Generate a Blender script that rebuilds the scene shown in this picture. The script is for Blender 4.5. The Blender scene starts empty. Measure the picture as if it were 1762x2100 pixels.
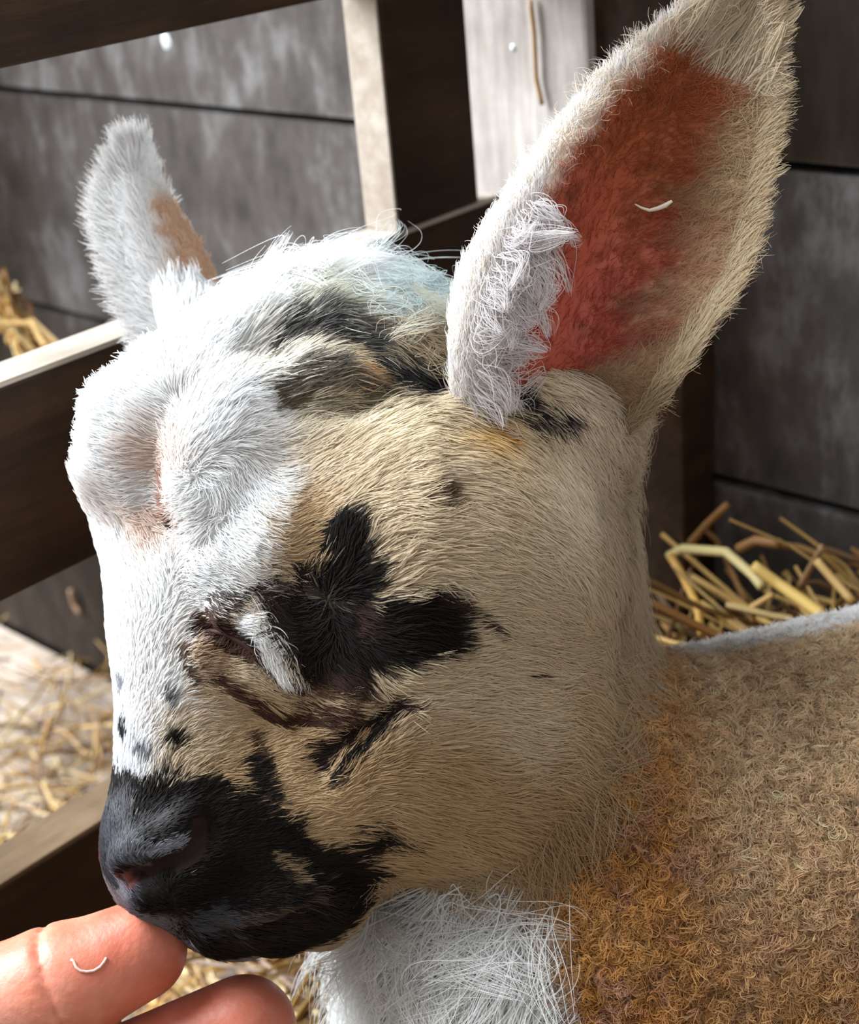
import bpy, bmesh, math, random
import numpy as np
from mathutils import Matrix, Vector
from mathutils.bvhtree import BVHTree
from mathutils.kdtree import KDTree

rng = np.random.default_rng(7)
random.seed(7)
C = bpy.context.scene.collection
S = bpy.context.scene

# ---------------------------------------------------------------- camera, light, exposure
W_PX, H_PX, F_PX, D0 = 1762.0, 2100.0, 3000.0, 0.30
CAM_H = 0.4345
# columns: world X (along the wall), world Z (up), world -Y (out of the wall), in camera axes
AX = np.array([0.74159424, -0.23533199, 0.62821719])
AU = np.array([-0.08582504, 0.89547392, 0.43676139])
AN = np.array([-0.66533604, -0.3778165, 0.64388093])
C2W = np.stack([AX, -AN, AU])            # rows: world X, Y, Z expressed in camera axes
CAM = np.array([0, 0, CAM_H])

cam_d = bpy.data.cameras.new('camera')
cam = bpy.data.objects.new('camera', cam_d)
C.objects.link(cam)
m = Matrix([[*C2W[0], 0], [*C2W[1], 0], [*C2W[2], 0], [0, 0, 0, 1]])
cam.matrix_world = Matrix.Translation(Vector(CAM)) @ m
cam_d.sensor_fit = 'VERTICAL'
cam_d.sensor_height = 24.0
cam_d.lens = 24.0 * F_PX / H_PX
cam_d.clip_start = 0.02
cam_d.dof.use_dof = True
cam_d.dof.focus_distance = 0.275
cam_d.dof.aperture_fstop = 14.0
S.camera = cam

w = bpy.data.worlds.new('world')
S.world = w
w.use_nodes = True
bg = w.node_tree.nodes['Background']
bg.inputs['Color'].default_value = (0.98, 0.97, 0.96, 1)
bg.inputs['Strength'].default_value = 0.66

def area(name, loc, target, size, power, color, size_y=None):
    l = bpy.data.lights.new(name, 'AREA')
    l.energy = power
    l.color = color
    l.shape = 'RECTANGLE'
    l.size = size
    l.size_y = size_y or size
    o = bpy.data.objects.new(name, l)
    C.objects.link(o)
    o.location = loc
    d = Vector(target) - Vector(loc)
    o.rotation_euler = d.to_track_quat('-Z', 'Y').to_euler()
    return o
# daylight from an assumed, unseen doorway to the left of the pen
area('assumed_doorway_daylight', (-1.22, -0.32, 1.18), (-0.15, 0.22, 0.25), 0.8, 105.0, (0.88, 0.95, 1.0), 1.2)
# lamp added above and behind the wall to rim-light the back and crown
area('added_rim_lamp', (0.05, 0.95, 1.35), (-0.15, 0.25, 0.25), 0.6, 30.0, (0.9, 0.95, 1.0), 0.5)

S.view_settings.view_transform = 'Standard'
S.view_settings.look = 'None'
S.view_settings.exposure = 0.0
S.view_settings.gamma = 1.0
S.view_settings.use_curve_mapping = False
S.cycles_curves.shape = 'RIBBONS'
S.cycles_curves.subdivisions = 2
S.cycles.max_bounces = 6
S.cycles.diffuse_bounces = 3
S.cycles.transmission_bounces = 3

# ---------------------------------------------------------------- helpers
def lin(c):
    c = np.asarray(c, float) / 255.0
    return np.where(c <= 0.04045, c / 12.92, ((c + 0.055) / 1.055) ** 2.4)

def P(x, y, w=0.0):
    """camera-axis point, units of 0.1 mm, seen at pixel x, y with depth offset w towards the camera"""
    s = (F_PX - w) / F_PX
    return np.array([(x - W_PX / 2) * s, (H_PX / 2 - y) * s, w], float)

def to_world(p):
    p = np.asarray(p, float) * 1e-4
    q = p.copy()
    q[..., 2] -= D0
    return q @ C2W.T + CAM

def vec_world(v):
    return np.asarray(v, float) @ C2W.T

def on_plane(x, y, axis, val):
    """world point on the world plane axis = val on the sight line of a pixel"""
    d = C2W @ np.array([x - W_PX / 2, H_PX / 2 - y, -F_PX])
    t = (val - CAM[axis]) / d[axis]
    return CAM + d * t

def tag(o, label=None, cat=None, group=None, kind=None):
    if label: o['label'] = label
    if cat: o['category'] = cat
    if group: o['group'] = group
    if kind: o['kind'] = kind
    return o

def mesh_obj(name, verts, faces, mat, parent=None, loc=(0, 0, 0), smooth=False):
    me = bpy.data.meshes.new(name)
    v = np.asarray(verts, float) - np.asarray(loc, float)
    me.from_pydata(v.tolist(), [], [list(map(int, f)) for f in faces])
    me.materials.append(mat)
    if smooth:
        me.polygons.foreach_set('use_smooth', np.ones(len(me.polygons), bool))
    me.update()
    o = bpy.data.objects.new(name, me)
    C.objects.link(o)
    if parent is not None:
        o.parent = parent
    else:
        o.location = loc
    return o

def empty(name, loc):
    o = bpy.data.objects.new(name, None)
    C.objects.link(o)
    o.location = loc
    o.empty_display_size = 0.02
    return o

def nd(nt, t, **kw):
    n = nt.nodes.new(t)
    for k, v in kw.items():
        setattr(n, k, v)
    return n

def base_mat(name, rough=0.8, spec=0.3):
    mt = bpy.data.materials.new(name)
    mt.use_nodes = True
    nt = mt.node_tree
    b = nt.nodes['Principled BSDF']
    b.inputs['Roughness'].default_value = rough
    b.inputs['Specular IOR Level'].default_value = spec
    return mt, nt, b

def ramp(nt, stops):
    r = nd(nt, 'ShaderNodeValToRGB')
    cr = r.color_ramp
    while len(cr.elements) < len(stops):
        cr.elements.new(0.5)
    for e, (p, c) in zip(cr.elements, stops):
        e.position = p
        e.color = (*lin(c), 1)
    return r

def wood(name, dark, mid, light, grain_axis=0, scale=1.0, rough=0.85, bump=0.3, vary=0.35, stretch=9.0):
    mt, nt, b = base_mat(name, rough, 0.2)
    tc = nd(nt, 'ShaderNodeTexCoord')
    oi = nd(nt, 'ShaderNodeObjectInfo')
    ad = nd(nt, 'ShaderNodeVectorMath', operation='ADD')
    mu = nd(nt, 'ShaderNodeVectorMath', operation='SCALE')
    mu.inputs['Scale'].default_value = 7.0
    cb = nd(nt, 'ShaderNodeCombineXYZ')
    for i in range(3):
        nt.links.new(oi.outputs['Random'], cb.inputs[i])
    nt.links.new(cb.outputs[0], mu.inputs[0])
    nt.links.new(tc.outputs['Object'], ad.inputs[0])
    nt.links.new(mu.outputs[0], ad.inputs[1])
    mp = nd(nt, 'ShaderNodeMapping')
    sc = [55.0 * scale] * 3
    sc[grain_axis] = 55.0 * scale / stretch
    mp.inputs['Scale'].default_value = sc
    nt.links.new(ad.outputs[0], mp.inputs['Vector'])
    n1 = nd(nt, 'ShaderNodeTexNoise')
    n1.inputs['Scale'].default_value = 3.0
    n1.inputs['Detail'].default_value = 8
    n1.inputs['Roughness'].default_value = 0.65
    nt.links.new(mp.outputs[0], n1.inputs['Vector'])
    n2 = nd(nt, 'ShaderNodeTexNoise')
    n2.inputs['Scale'].default_value = 26.0
    n2.inputs['Detail'].default_value = 5
    n2.inputs['Roughness'].default_value = 0.6
    nt.links.new(ad.outputs[0], n2.inputs['Vector'])
    mx = nd(nt, 'ShaderNodeMath', operation='MULTIPLY_ADD')
    mx.inputs[1].default_value = 0.55
    nt.links.new(n1.outputs['Fac'], mx.inputs[0])
    m2 = nd(nt, 'ShaderNodeMath', operation='MULTIPLY')
    m2.inputs[1].default_value = 0.45
    nt.links.new(n2.outputs['Fac'], m2.inputs[0])
    nt.links.new(m2.outputs[0], mx.inputs[2])
    r = ramp(nt, [(0.5 - vary * 0.45, dark), (0.5, mid), (0.5 + vary * 0.45, light)])
    nt.links.new(mx.outputs[0], r.inputs['Fac'])
    nt.links.new(r.outputs['Color'], b.inputs['Base Color'])
    bp = nd(nt, 'ShaderNodeBump')
    bp.inputs['Strength'].default_value = bump
    bp.inputs['Distance'].default_value = 0.002
    nt.links.new(n1.outputs['Fac'], bp.inputs['Height'])
    nt.links.new(bp.outputs['Normal'], b.inputs['Normal'])
    return mt

def attr_mat(name, rough=0.7, spec=0.2, sss=0.0):
    mt, nt, b = base_mat(name, rough, spec)
    a = nd(nt, 'ShaderNodeAttribute', attribute_name='col')
    nt.links.new(a.outputs['Color'], b.inputs['Base Color'])
    if sss:
        b.inputs['Subsurface Weight'].default_value = sss
        b.inputs['Subsurface Scale'].default_value = 0.004
        b.inputs['Subsurface Radius'].default_value = (1.0, 0.35, 0.2)
    return mt

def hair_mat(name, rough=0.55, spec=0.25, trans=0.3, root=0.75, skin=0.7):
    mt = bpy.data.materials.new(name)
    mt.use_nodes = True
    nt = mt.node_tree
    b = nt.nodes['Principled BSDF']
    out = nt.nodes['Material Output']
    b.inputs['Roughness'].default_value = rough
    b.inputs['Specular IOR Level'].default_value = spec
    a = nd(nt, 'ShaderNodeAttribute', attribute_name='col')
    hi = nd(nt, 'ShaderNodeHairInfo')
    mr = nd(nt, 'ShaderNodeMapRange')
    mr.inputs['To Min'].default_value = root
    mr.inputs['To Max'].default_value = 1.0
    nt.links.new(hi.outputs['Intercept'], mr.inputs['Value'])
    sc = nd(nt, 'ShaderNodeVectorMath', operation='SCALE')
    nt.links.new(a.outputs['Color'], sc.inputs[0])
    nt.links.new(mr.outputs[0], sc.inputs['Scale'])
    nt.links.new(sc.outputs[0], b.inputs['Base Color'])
    # strands of a dense coat shade with the skin they grow from, blended with their own roundness
    an = nd(nt, 'ShaderNodeAttribute', attribute_name='nrm')
    ge = nd(nt, 'ShaderNodeNewGeometry')
    s1 = nd(nt, 'ShaderNodeVectorMath', operation='SCALE'); s1.inputs['Scale'].default_value = skin
    s2 = nd(nt, 'ShaderNodeVectorMath', operation='SCALE'); s2.inputs['Scale'].default_value = 1 - skin
    av = nd(nt, 'ShaderNodeVectorMath', operation='ADD')
    nv = nd(nt, 'ShaderNodeVectorMath', operation='NORMALIZE')
    nt.links.new(an.outputs['Vector'], s1.inputs[0]); nt.links.new(ge.outputs['Normal'], s2.inputs[0])
    nt.links.new(s1.outputs[0], av.inputs[0]); nt.links.new(s2.outputs[0], av.inputs[1])
    nt.links.new(av.outputs[0], nv.inputs[0]); nt.links.new(nv.outputs[0], b.inputs['Normal'])
    tr = nd(nt, 'ShaderNodeBsdfTranslucent')
    nt.links.new(sc.outputs[0], tr.inputs['Color'])
    mx = nd(nt, 'ShaderNodeMixShader')
    mx.inputs[0].default_value = trans
    nt.links.new(b.outputs[0], mx.inputs[1])
    nt.links.new(tr.outputs[0], mx.inputs[2])
    nt.links.new(mx.outputs[0], out.inputs['Surface'])
    return mt

def set_col(me, col):
    a = me.color_attributes.new('col', 'FLOAT_COLOR', 'POINT')
    a.data.foreach_set('color', np.concatenate([col, np.ones((len(col), 1))], 1).astype(np.float32).ravel())

def hair_obj(name, pts, rad, col, mat, parent, ploc, nrm):
    """pts N,K,3 in world; rad N,K; col N,3"""
    n, k = pts.shape[:2]
    hc = bpy.data.hair_curves.new(name)
    hc.add_curves([k] * n)
    hc.attributes['position'].data.foreach_set('vector', (pts - np.asarray(ploc)).astype(np.float32).ravel())
    ra = hc.attributes.get('radius') or hc.attributes.new('radius', 'FLOAT', 'POINT')
    ra.data.foreach_set('value', rad.astype(np.float32).ravel())
    ca = hc.attributes.new('col', 'FLOAT_COLOR', 'CURVE')
    ca.data.foreach_set('color', np.concatenate([col, np.ones((n, 1))], 1).astype(np.float32).ravel())
    na = hc.attributes.new('nrm', 'FLOAT_VECTOR', 'CURVE')
    na.data.foreach_set('vector', vec_world(nrm).astype(np.float32).ravel())
    hc.materials.append(mat)
    o = bpy.data.objects.new(name, hc)
    C.objects.link(o)
    o.parent = parent
    return o

def box(name, lo, hi, mat, parent=None, loc=(0, 0, 0), wob=0.0, bev=0.0008, cuts=1, seed=0):
    """an axis-aligned board with softened and slightly uneven edges"""
    r = np.random.default_rng(seed)
    bm = bmesh.new()
    bmesh.ops.create_cube(bm, size=1.0)
    lo = np.array(lo, float); hi = np.array(hi, float)
    for v in bm.verts:
        v.co = Vector(lo + (np.array(v.co) + 0.5) * (hi - lo))
    if bev:
        bmesh.ops.bevel(bm, geom=bm.edges[:], offset=bev, segments=2, affect='EDGES', profile=0.5)
    if wob:
        for v in bm.verts:
            v.co += Vector(r.normal(size=3) * wob)
    v = [np.array(x.co) for x in bm.verts]
    bm.verts.index_update()
    f = [[x.index for x in p.verts] for p in bm.faces]
    bm.free()
    return mesh_obj(name, v, f, mat, parent, loc)

# --- signed distance modelling (camera axes, units of 0.1 mm)
class SDF:
    def __init__(self, lo, hi, h):
        self.lo = np.array(lo, float); self.h = float(h)
        self.n = np.ceil((np.array(hi) - lo) / h).astype(int) + 1
        self.d = np.full(self.n, 1e4, np.float32)
    def block(self, lo, hi):
        a = np.clip(np.floor((np.array(lo) - self.lo) / self.h).astype(int), 0, self.n)
        b = np.clip(np.ceil((np.array(hi) - self.lo) / self.h).astype(int) + 1, 0, self.n)
        if (b <= a).any(): return None, None
        ax = [(self.lo[i] + self.h * np.arange(a[i], b[i])).astype(np.float32) for i in range(3)]
        return tuple(slice(a[i], b[i]) for i in range(3)), np.meshgrid(*ax, indexing='ij', sparse=True)
    def cone(self, a, b, r1, r2=None, k=40, cut=False):
        a = np.array(a, float); b = np.array(b, float)
        r2 = r1 if r2 is None else r2
        mg = max(r1, r2) + k + 3 * self.h
        sl, g = self.block(np.minimum(a, b) - mg, np.maximum(a, b) + mg)
        if sl is None: return
        ab = b - a; l2 = float(ab @ ab) or 1.0
        x, y, z = g[0] - a[0], g[1] - a[1], g[2] - a[2]
        t = np.clip((x * ab[0] + y * ab[1] + z * ab[2]) / l2, 0, 1)
        q = np.sqrt((x - t * ab[0]) ** 2 + (y - t * ab[1]) ** 2 + (z - t * ab[2]) ** 2) - (r1 + (r2 - r1) * t)
        self.mix(sl, q, k, cut)
    def ell(self, c, rot, rad, k=40, cut=False):
        c = np.array(c, float); rad = np.array(rad, float); rot = np.array(rot, float)
        ext = np.abs(rot.T) @ rad + k + 3 * self.h
        sl, g = self.block(c - ext, c + ext)
        if sl is None: return
        x, y, z = g[0] - c[0], g[1] - c[1], g[2] - c[2]
        k0 = 0; k1 = 0
        for i in range(3):
            u = x * rot[i, 0] + y * rot[i, 1] + z * rot[i, 2]
            k0 = k0 + (u / rad[i]) ** 2
            k1 = k1 + (u / rad[i] ** 2) ** 2
        k0 = np.sqrt(k0); k1 = np.sqrt(k1) + 1e-9
        self.mix(sl, k0 * (k0 - 1) / k1, k, cut)
    def mix(self, sl, q, k, cut):
        d = self.d[sl]
        if cut:
            hh = np.clip(0.5 - 0.5 * (d + q) / k, 0, 1)
            self.d[sl] = d * (1 - hh) - q * hh + k * hh * (1 - hh)
        else:
            hh = np.clip(0.5 + 0.5 * (d - q) / k, 0, 1)
            self.d[sl] = d * (1 - hh) + q * hh - k * hh * (1 - hh)
    def mesh(self):
        d = self.d; n = self.n
        ins = d < 0
        cs = np.zeros(n - 1, np.int8)
        for i in (0, 1):
            for j in (0, 1):
                for k in (0, 1):
                    cs += ins[i:n[0] - 1 + i, j:n[1] - 1 + j, k:n[2] - 1 + k]
        act = (cs > 0) & (cs < 8)
        idx = np.argwhere(act)
        num = -np.ones(n - 1, np.int64)
        num[act] = np.arange(len(idx))
        acc = np.zeros((len(idx), 3)); cnt = np.zeros(len(idx))
        corners = [(i, j, k) for i in (0, 1) for j in (0, 1) for k in (0, 1)]
        val = {c: d[idx[:, 0] + c[0], idx[:, 1] + c[1], idx[:, 2] + c[2]] for c in corners}
        for c in corners:
            for ax in range(3):
                if c[ax] == 0:
                    e = list(c); e[ax] = 1; e = tuple(e)
                    a, b = val[c], val[e]
                    m = (a < 0) != (b < 0)
                    t = a[m] / (a[m] - b[m])
                    p = np.tile(np.array(c, float), (m.sum(), 1))
                    p[:, ax] = t
                    acc[m] += p; cnt[m] += 1
        v = self.lo + self.h * (idx + acc / cnt[:, None])
        faces = []
        for ax in range(3):
            u, w_ = [(1, 2), (2, 0), (0, 1)][ax]
            a = ins; s0 = [slice(None)] * 3; s1 = [slice(None)] * 3
            s0[ax] = slice(0, n[ax] - 1); s1[ax] = slice(1, n[ax])
            e = a[tuple(s0)] != a[tuple(s1)]
            q = np.argwhere(e)
            q = q[(q[:, u] > 0) & (q[:, w_] > 0) & (q[:, u] < n[u] - 1) & (q[:, w_] < n[w_] - 1)]
            du = np.zeros(3, int); du[u] = 1
            dw = np.zeros(3, int); dw[w_] = 1
            f = np.stack([num[tuple((q - du - dw).T)], num[tuple((q - dw).T)], num[tuple(q.T)], num[tuple((q - du).T)]], 1)
            fl = ins[tuple(q.T)]
            f[~fl] = f[~fl][:, ::-1]
            faces.append(f)
        return v, np.concatenate(faces)

def vert_normals(v, f):
    fn = np.cross(v[f[:, 2]] - v[f[:, 0]], v[f[:, 3]] - v[f[:, 1]])
    n = np.zeros_like(v)
    for i in range(4):
        np.add.at(n, f[:, i], fn)
    return n / (np.linalg.norm(n, axis=1, keepdims=True) + 1e-9)

def smooth_mesh(v, f, it=2):
    e = np.concatenate([f[:, [0, 1]], f[:, [1, 2]], f[:, [2, 3]], f[:, [3, 0]]])
    e = np.concatenate([e, e[:, ::-1]])
    for _ in range(it):
        a = np.zeros_like(v); c = np.zeros(len(v))
        np.add.at(a, e[:, 0], v[e[:, 1]]); np.add.at(c, e[:, 0], 1)
        v = v * 0.4 + 0.6 * a / np.maximum(c, 1)[:, None]
    return v

def make_bvh(v, f):
    return BVHTree.FromPolygons([Vector(x) for x in v], f.tolist())

def hit(bvh, x, y):
    """point of a surface on the sight line of a pixel (camera axes)"""
    o = Vector((0, 0, F_PX))
    d = Vector((x - W_PX / 2, H_PX / 2 - y, -F_PX)).normalized()
    r = bvh.ray_cast(o, d)
    if r[0] is None:
        r2 = bvh.find_nearest(Vector(P(x, y, -60)))
        return np.array(r2[0])
    return np.array(r[0])

def sample(v, f, n, wfun=None, r=rng):
    tri = np.concatenate([f[:, [0, 1, 2]], f[:, [0, 2, 3]]])
    a = v[tri]
    ar = np.linalg.norm(np.cross(a[:, 1] - a[:, 0], a[:, 2] - a[:, 0]), axis=1)
    if wfun is not None:
        ar = ar * wfun(a.mean(1))
    c = np.cumsum(ar); c /= c[-1]
    t = np.searchsorted(c, r.random(n))
    u = r.random((n, 2)); s = u.sum(1) > 1
    u[s] = 1 - u[s]
    return t, tri, u
def bary(x, t, tri, u):
    q = x[tri[t]]
    return q[:, 0] + (q[:, 1] - q[:, 0]) * u[:, :1] + (q[:, 2] - q[:, 0]) * u[:, 1:]

def unit(v):
    return v / (np.linalg.norm(v, axis=-1, keepdims=True) + 1e-9)

def vnoise(p, scale, seed=0):
    """cheap smooth value noise, -1..1"""
    r = np.random.default_rng(seed)
    tab = r.uniform(-1, 1, (32, 32, 32))
    q = p / scale
    i = np.floor(q).astype(int); fr = q - i
    fr = fr * fr * (3 - 2 * fr)
    out = 0
    for a in (0, 1):
        for b in (0, 1):
            for c in (0, 1):
                wt = (fr[:, 0] if a else 1 - fr[:, 0]) * (fr[:, 1] if b else 1 - fr[:, 1]) * (fr[:, 2] if c else 1 - fr[:, 2])
                out = out + wt * tab[(i[:, 0] + a) % 32, (i[:, 1] + b) % 32, (i[:, 2] + c) % 32]
    return out

def seg_dist(p, pts):
    best = np.full(len(p), 1e9)
    if len(pts) == 1:
        return np.linalg.norm(p - pts[0], axis=1)
    for a, b in zip(pts[:-1], pts[1:]):
        ab = b - a
        t = np.clip(((p - a) @ ab) / (ab @ ab + 1e-9), 0, 1)
        best = np.minimum(best, np.linalg.norm(p - a - t[:, None] * ab, axis=1))
    return best

# ---------------------------------------------------------------- the setting: wall, floor
WALL_Y = 0.38
mat_board = wood('weathered_grey_boards', (32, 27, 23), (80, 75, 72), (140, 139, 141), 2, 0.55, 0.9, 0.4, 0.55, 2.6)
mat_board2 = wood('brown_shade_board', (22, 17, 12), (44, 35, 28), (72, 61, 52), 2, 0.55, 0.9, 0.4, 0.55, 2.6)  # darker board copy, wall shade put into the colour
mat_batten = wood('pale_batten', (112, 104, 98), (160, 152, 146), (198, 192, 188), 2, 1.0, 0.85, 0.3, 0.45)
mat_dark = wood('dark_rail_wood', (26, 17, 9), (46, 31, 18), (70, 50, 32), 1, 1.0, 0.75, 0.3, 0.5)  # on the rail fronts their shade is part of this colour
mat_lit = wood('lit_rail_wood', (128, 116, 102), (158, 146, 134), (184, 174, 164), 1, 1.0, 0.8, 0.2, 0.45)  # paler copy of the rail wood, light on tops and edge painted in
mat_brown = wood('lit_brown_rail_top', (62, 48, 34), (92, 74, 54), (120, 100, 78), 1, 1.0, 0.8, 0.2, 0.45)  # lowest rail's top, light painted in as a paler brown
mat_floor = wood('pale_floor_boards', (120, 104, 90), (172, 156, 142), (204, 192, 182), 0, 0.8, 0.85, 0.3, 0.45)
mat_gap, nt_, b_ = base_mat('dark_gap', 0.95, 0.1)
b_.inputs['Base Color'].default_value = (*lin((24, 19, 15)), 1)

wall = box('wall_back', (-1.15, WALL_Y + 0.012, 0.0), (0.45, WALL_Y + 0.03, 0.62), mat_gap, None, (-0.35, WALL_Y + 0.02, 0.0))
tag(wall, kind='structure')
zs = [0.002, 0.116, 0.223, 0.330, 0.437, 0.53, 0.618]
for i in range(len(zs) - 1):
    xs = [-1.14, -0.291, 0.44] if i in (1, 3, 5) else [-1.14, -0.288, 0.44]
    for j in range(2):
        mt = mat_board2 if (j == 1 and i >= 3) or (j == 0 and i == 0) else mat_board  # upper right and lower left planks carry painted shade
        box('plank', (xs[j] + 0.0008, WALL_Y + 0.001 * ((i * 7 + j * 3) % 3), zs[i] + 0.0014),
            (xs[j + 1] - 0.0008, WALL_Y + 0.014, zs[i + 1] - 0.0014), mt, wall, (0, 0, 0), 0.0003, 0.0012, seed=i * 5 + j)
for o in list(wall.children):
    o.location = (0.35, -WALL_Y - 0.02, 0.0)
bat = box('wall_batten', (-0.3154, WALL_Y - 0.022, 0.0), (-0.2674, WALL_Y - 0.0005, 0.6), mat_batten, None, (-0.2914, WALL_Y - 0.01, 0.0), 0.0003, 0.001)
bat.name = 'trim_1'
post = box('trim_2', (-0.2672, WALL_Y - 0.018, 0.0), (-0.2375, WALL_Y - 0.0005, 0.6), mat_dark, None, (-0.252, WALL_Y - 0.01, 0.0), 0.0003, 0.001, seed=3)
tag(post, kind='structure')
tag(bat, kind='structure')

part = box('added_shade_panel', (-0.716, 0.355, 0.18), (-0.700, WALL_Y - 0.0005, 1.0), mat_dark, None, (-0.708, 0.37, 0.18))  # out-of-frame panel, added to shade the left end of the wall
tag(part, kind='structure')
for i in range(5):
    box('board', (-0.716, 0.235, 0.182 + i * 0.164), (-0.7, 0.3545, 0.3440 + i * 0.164), mat_board2, part, (-0.708, 0.37, 0.18), 0.0003, 0.001, seed=90 + i)
floor = box('floor', (-1.15, -0.75, -0.03), (0.45, WALL_Y + 0.03, -0.012), mat_gap, None, (-0.3, -0.1, -0.02))
tag(floor, kind='structure')
ys = [WALL_Y, 0.325, 0.2886, 0.205, 0.12, 0.03, -0.06, -0.15, -0.24, -0.33, -0.42, -0.51, -0.60, -0.70]
for i in range(len(ys) - 1):
    b = box('board', (-1.14, ys[i + 1] + 0.0012, -0.012), (0.44, ys[i] - 0.0012, 0.0005 * (i % 3)), mat_floor, floor, (0, 0, 0), 0.0003, 0.001, seed=40 + i)
    b.location = (0.3, 0.1, 0.02)

# ---------------------------------------------------------------- hurdle at right angles to the wall
HX = -0.2877
hurdle = empty('wooden_hurdle', (HX, 0.1, 0.0))
tag(hurdle, 'dark wooden hurdle of three rails and an upright standing against the plank wall', 'hurdle')
hloc = (HX, 0.1, 0.0)
def rail(z0, z1, y0, y1, th, seed, top=None):
    o = box('rail', (HX - th, y0, z0), (HX, y1, z1 - 0.0012), mat_dark, hurdle, hloc, 0.0002, 0.0008, seed=seed)
    box('rail_top', (HX - th + 0.0002, y0 + 0.0006, z1 - 0.0015), (HX - 0.0002, y1 - 0.0006, z1), top or mat_lit, o, hloc, 0.0001, 0.0004, seed=seed + 1)
    return o
z2 = CAM_H - 0.1103
rail(z2 - 0.051, z2, 0.135, 0.340, 0.0125, 1)
z1 = on_plane(350, 65, 0, HX)[2]
rail(z1, z1 + 0.055, 0.171, 0.345, 0.0125, 3)
z3 = on_plane(0, 1815, 0, HX)[2]
rail(z3 - 0.055, z3, 0.06, 0.345, 0.0145, 5, mat_brown)
up = box('upright', (HX - 0.0125, 0.2938, z2 + 0.0001), (HX, 0.3285, z1 - 0.0001), mat_dark, hurdle, hloc, 0.0002, 0.0008, seed=9)
box('lit_edge', (HX - 0.0125, 0.2928, z2 + 0.0003), (HX - 0.0002, 0.2939, z1 - 0.0003), mat_lit, up, hloc, 0.0001, 0.0003, seed=10)  # lit side of the upright, painted paler
box('upright', (HX - 0.0125, 0.2938, z3 + 0.0001), (HX, 0.3285, z2 - 0.0511), mat_dark, hurdle, hloc, 0.0002, 0.0008, seed=11)
box('foot', (HX - 0.0125, 0.30, 0.0015), (HX, 0.34, z3 - 0.0551), mat_dark, hurdle, hloc, 0.0002, 0.0008, seed=12)
box('foot', (HX - 0.0145, 0.062, 0.0015), (HX, 0.085, z3 - 0.0551), mat_dark, hurdle, (HX - 0.0, 0.1, 0.0), 0.0002, 0.0008, seed=13)

# ---------------------------------------------------------------- lamb: body surface
LAT = unit(np.array([0.574, 0.0, 0.819]))           # towards the lamb's left
A_ = unit(np.array([0.351, 0.903, -0.246]))         # nose to poll
FR = -np.cross(A_, LAT)                             # out of the front of the face
HR = np.stack([LAT, A_, FR])
BD = unit(np.array([1.0, 0.20, 0.0]))               # chest to rump
BS = unit(np.cross(BD, AU)); BS = BS if BS[2] > 0 else -BS    # out of the lamb's left flank
def build_lamb(strokes):
    s = SDF((-980, -2750, -1250), (3300, 760, 520), 14)
    # torso, shoulder, haunch, legs
    c0 = P(1370, 1900, -400)
    s.cone(c0, c0 + BD * 1500, 600, 640, 80)
    s.cone(P(1330, 1780, -300), P(1420, 2100, -300), 420, 380, 120)
    s.cone(P(1130, 2030, -280), P(1350, 1950, -350), 360, 480, 120)
    s.cone(P(1050, 1880, -270), P(1250, 1800, -300), 335, 380, 120)
    for off, side in ((150, 260), (150, -330), (1500, 260), (1500, -330)):
        side_v = unit(np.cross(BD, AU)) * side
        top = c0 + BD * off - AU * 330 + side_v
        hgt = to_world(top)[2] * 1e4
        knee = top - AU * (hgt * 0.5) - BD * (40 if off < 500 else -90)
        foot = top - AU * (hgt - 95) 
        s.cone(top, knee, 230, 110, 120)
        s.cone(knee, foot, 105, 85, 50)
    # neck
    s.cone(P(975, 1060, -190), P(1075, 1560, -230), 275, 300, 120)
    # head
    s.cone(P(420, 1690, 10), P(490, 1260, -60), 185, 246, 60)
    s.cone(P(490, 1260, -60), P(466, 960, -110), 246, 264, 80)
    s.cone(P(466, 960, -110), P(700, 820, -120), 264, 246, 100)
    s.cone(P(700, 820, -110), P(990, 950, -120), 246, 280, 120)
    s.cone(P(640, 1130, 10), P(860, 1130, 20), 240, 300, 120)
    s.cone(P(860, 1330, -10), P(930, 1180, -10), 330, 320, 120)
    s.cone(P(600, 1650, 20), P(930, 1500, -20), 190, 282, 100)
    s.cone(P(395, 1735, 20), P(480, 1750, 10), 176, 185, 60)
    s.cone(P(480, 1830, 20), P(600, 1780, 30), 120, 165, 50)
    # ear bases
    s.cone(P(1060, 850, 20), P(1180, 840, 20), 130, 110, 90)
    s.cone(P(440, 720, -320), P(385, 630, -350), 115, 60, 90)
    # brow and cheek forms
    s.cone(P(440, 1130, 110), P(560, 1110, 170), 75, 85, 90)
    for pts, r, k, cut, lift in strokes:
        for a, b in zip(pts[:-1], pts[1:]):
            s.cone(a + np.array([0, 0, lift]), b + np.array([0, 0, lift]), r, r, k, cut)
    v, f = s.mesh()
    return v, f

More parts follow.
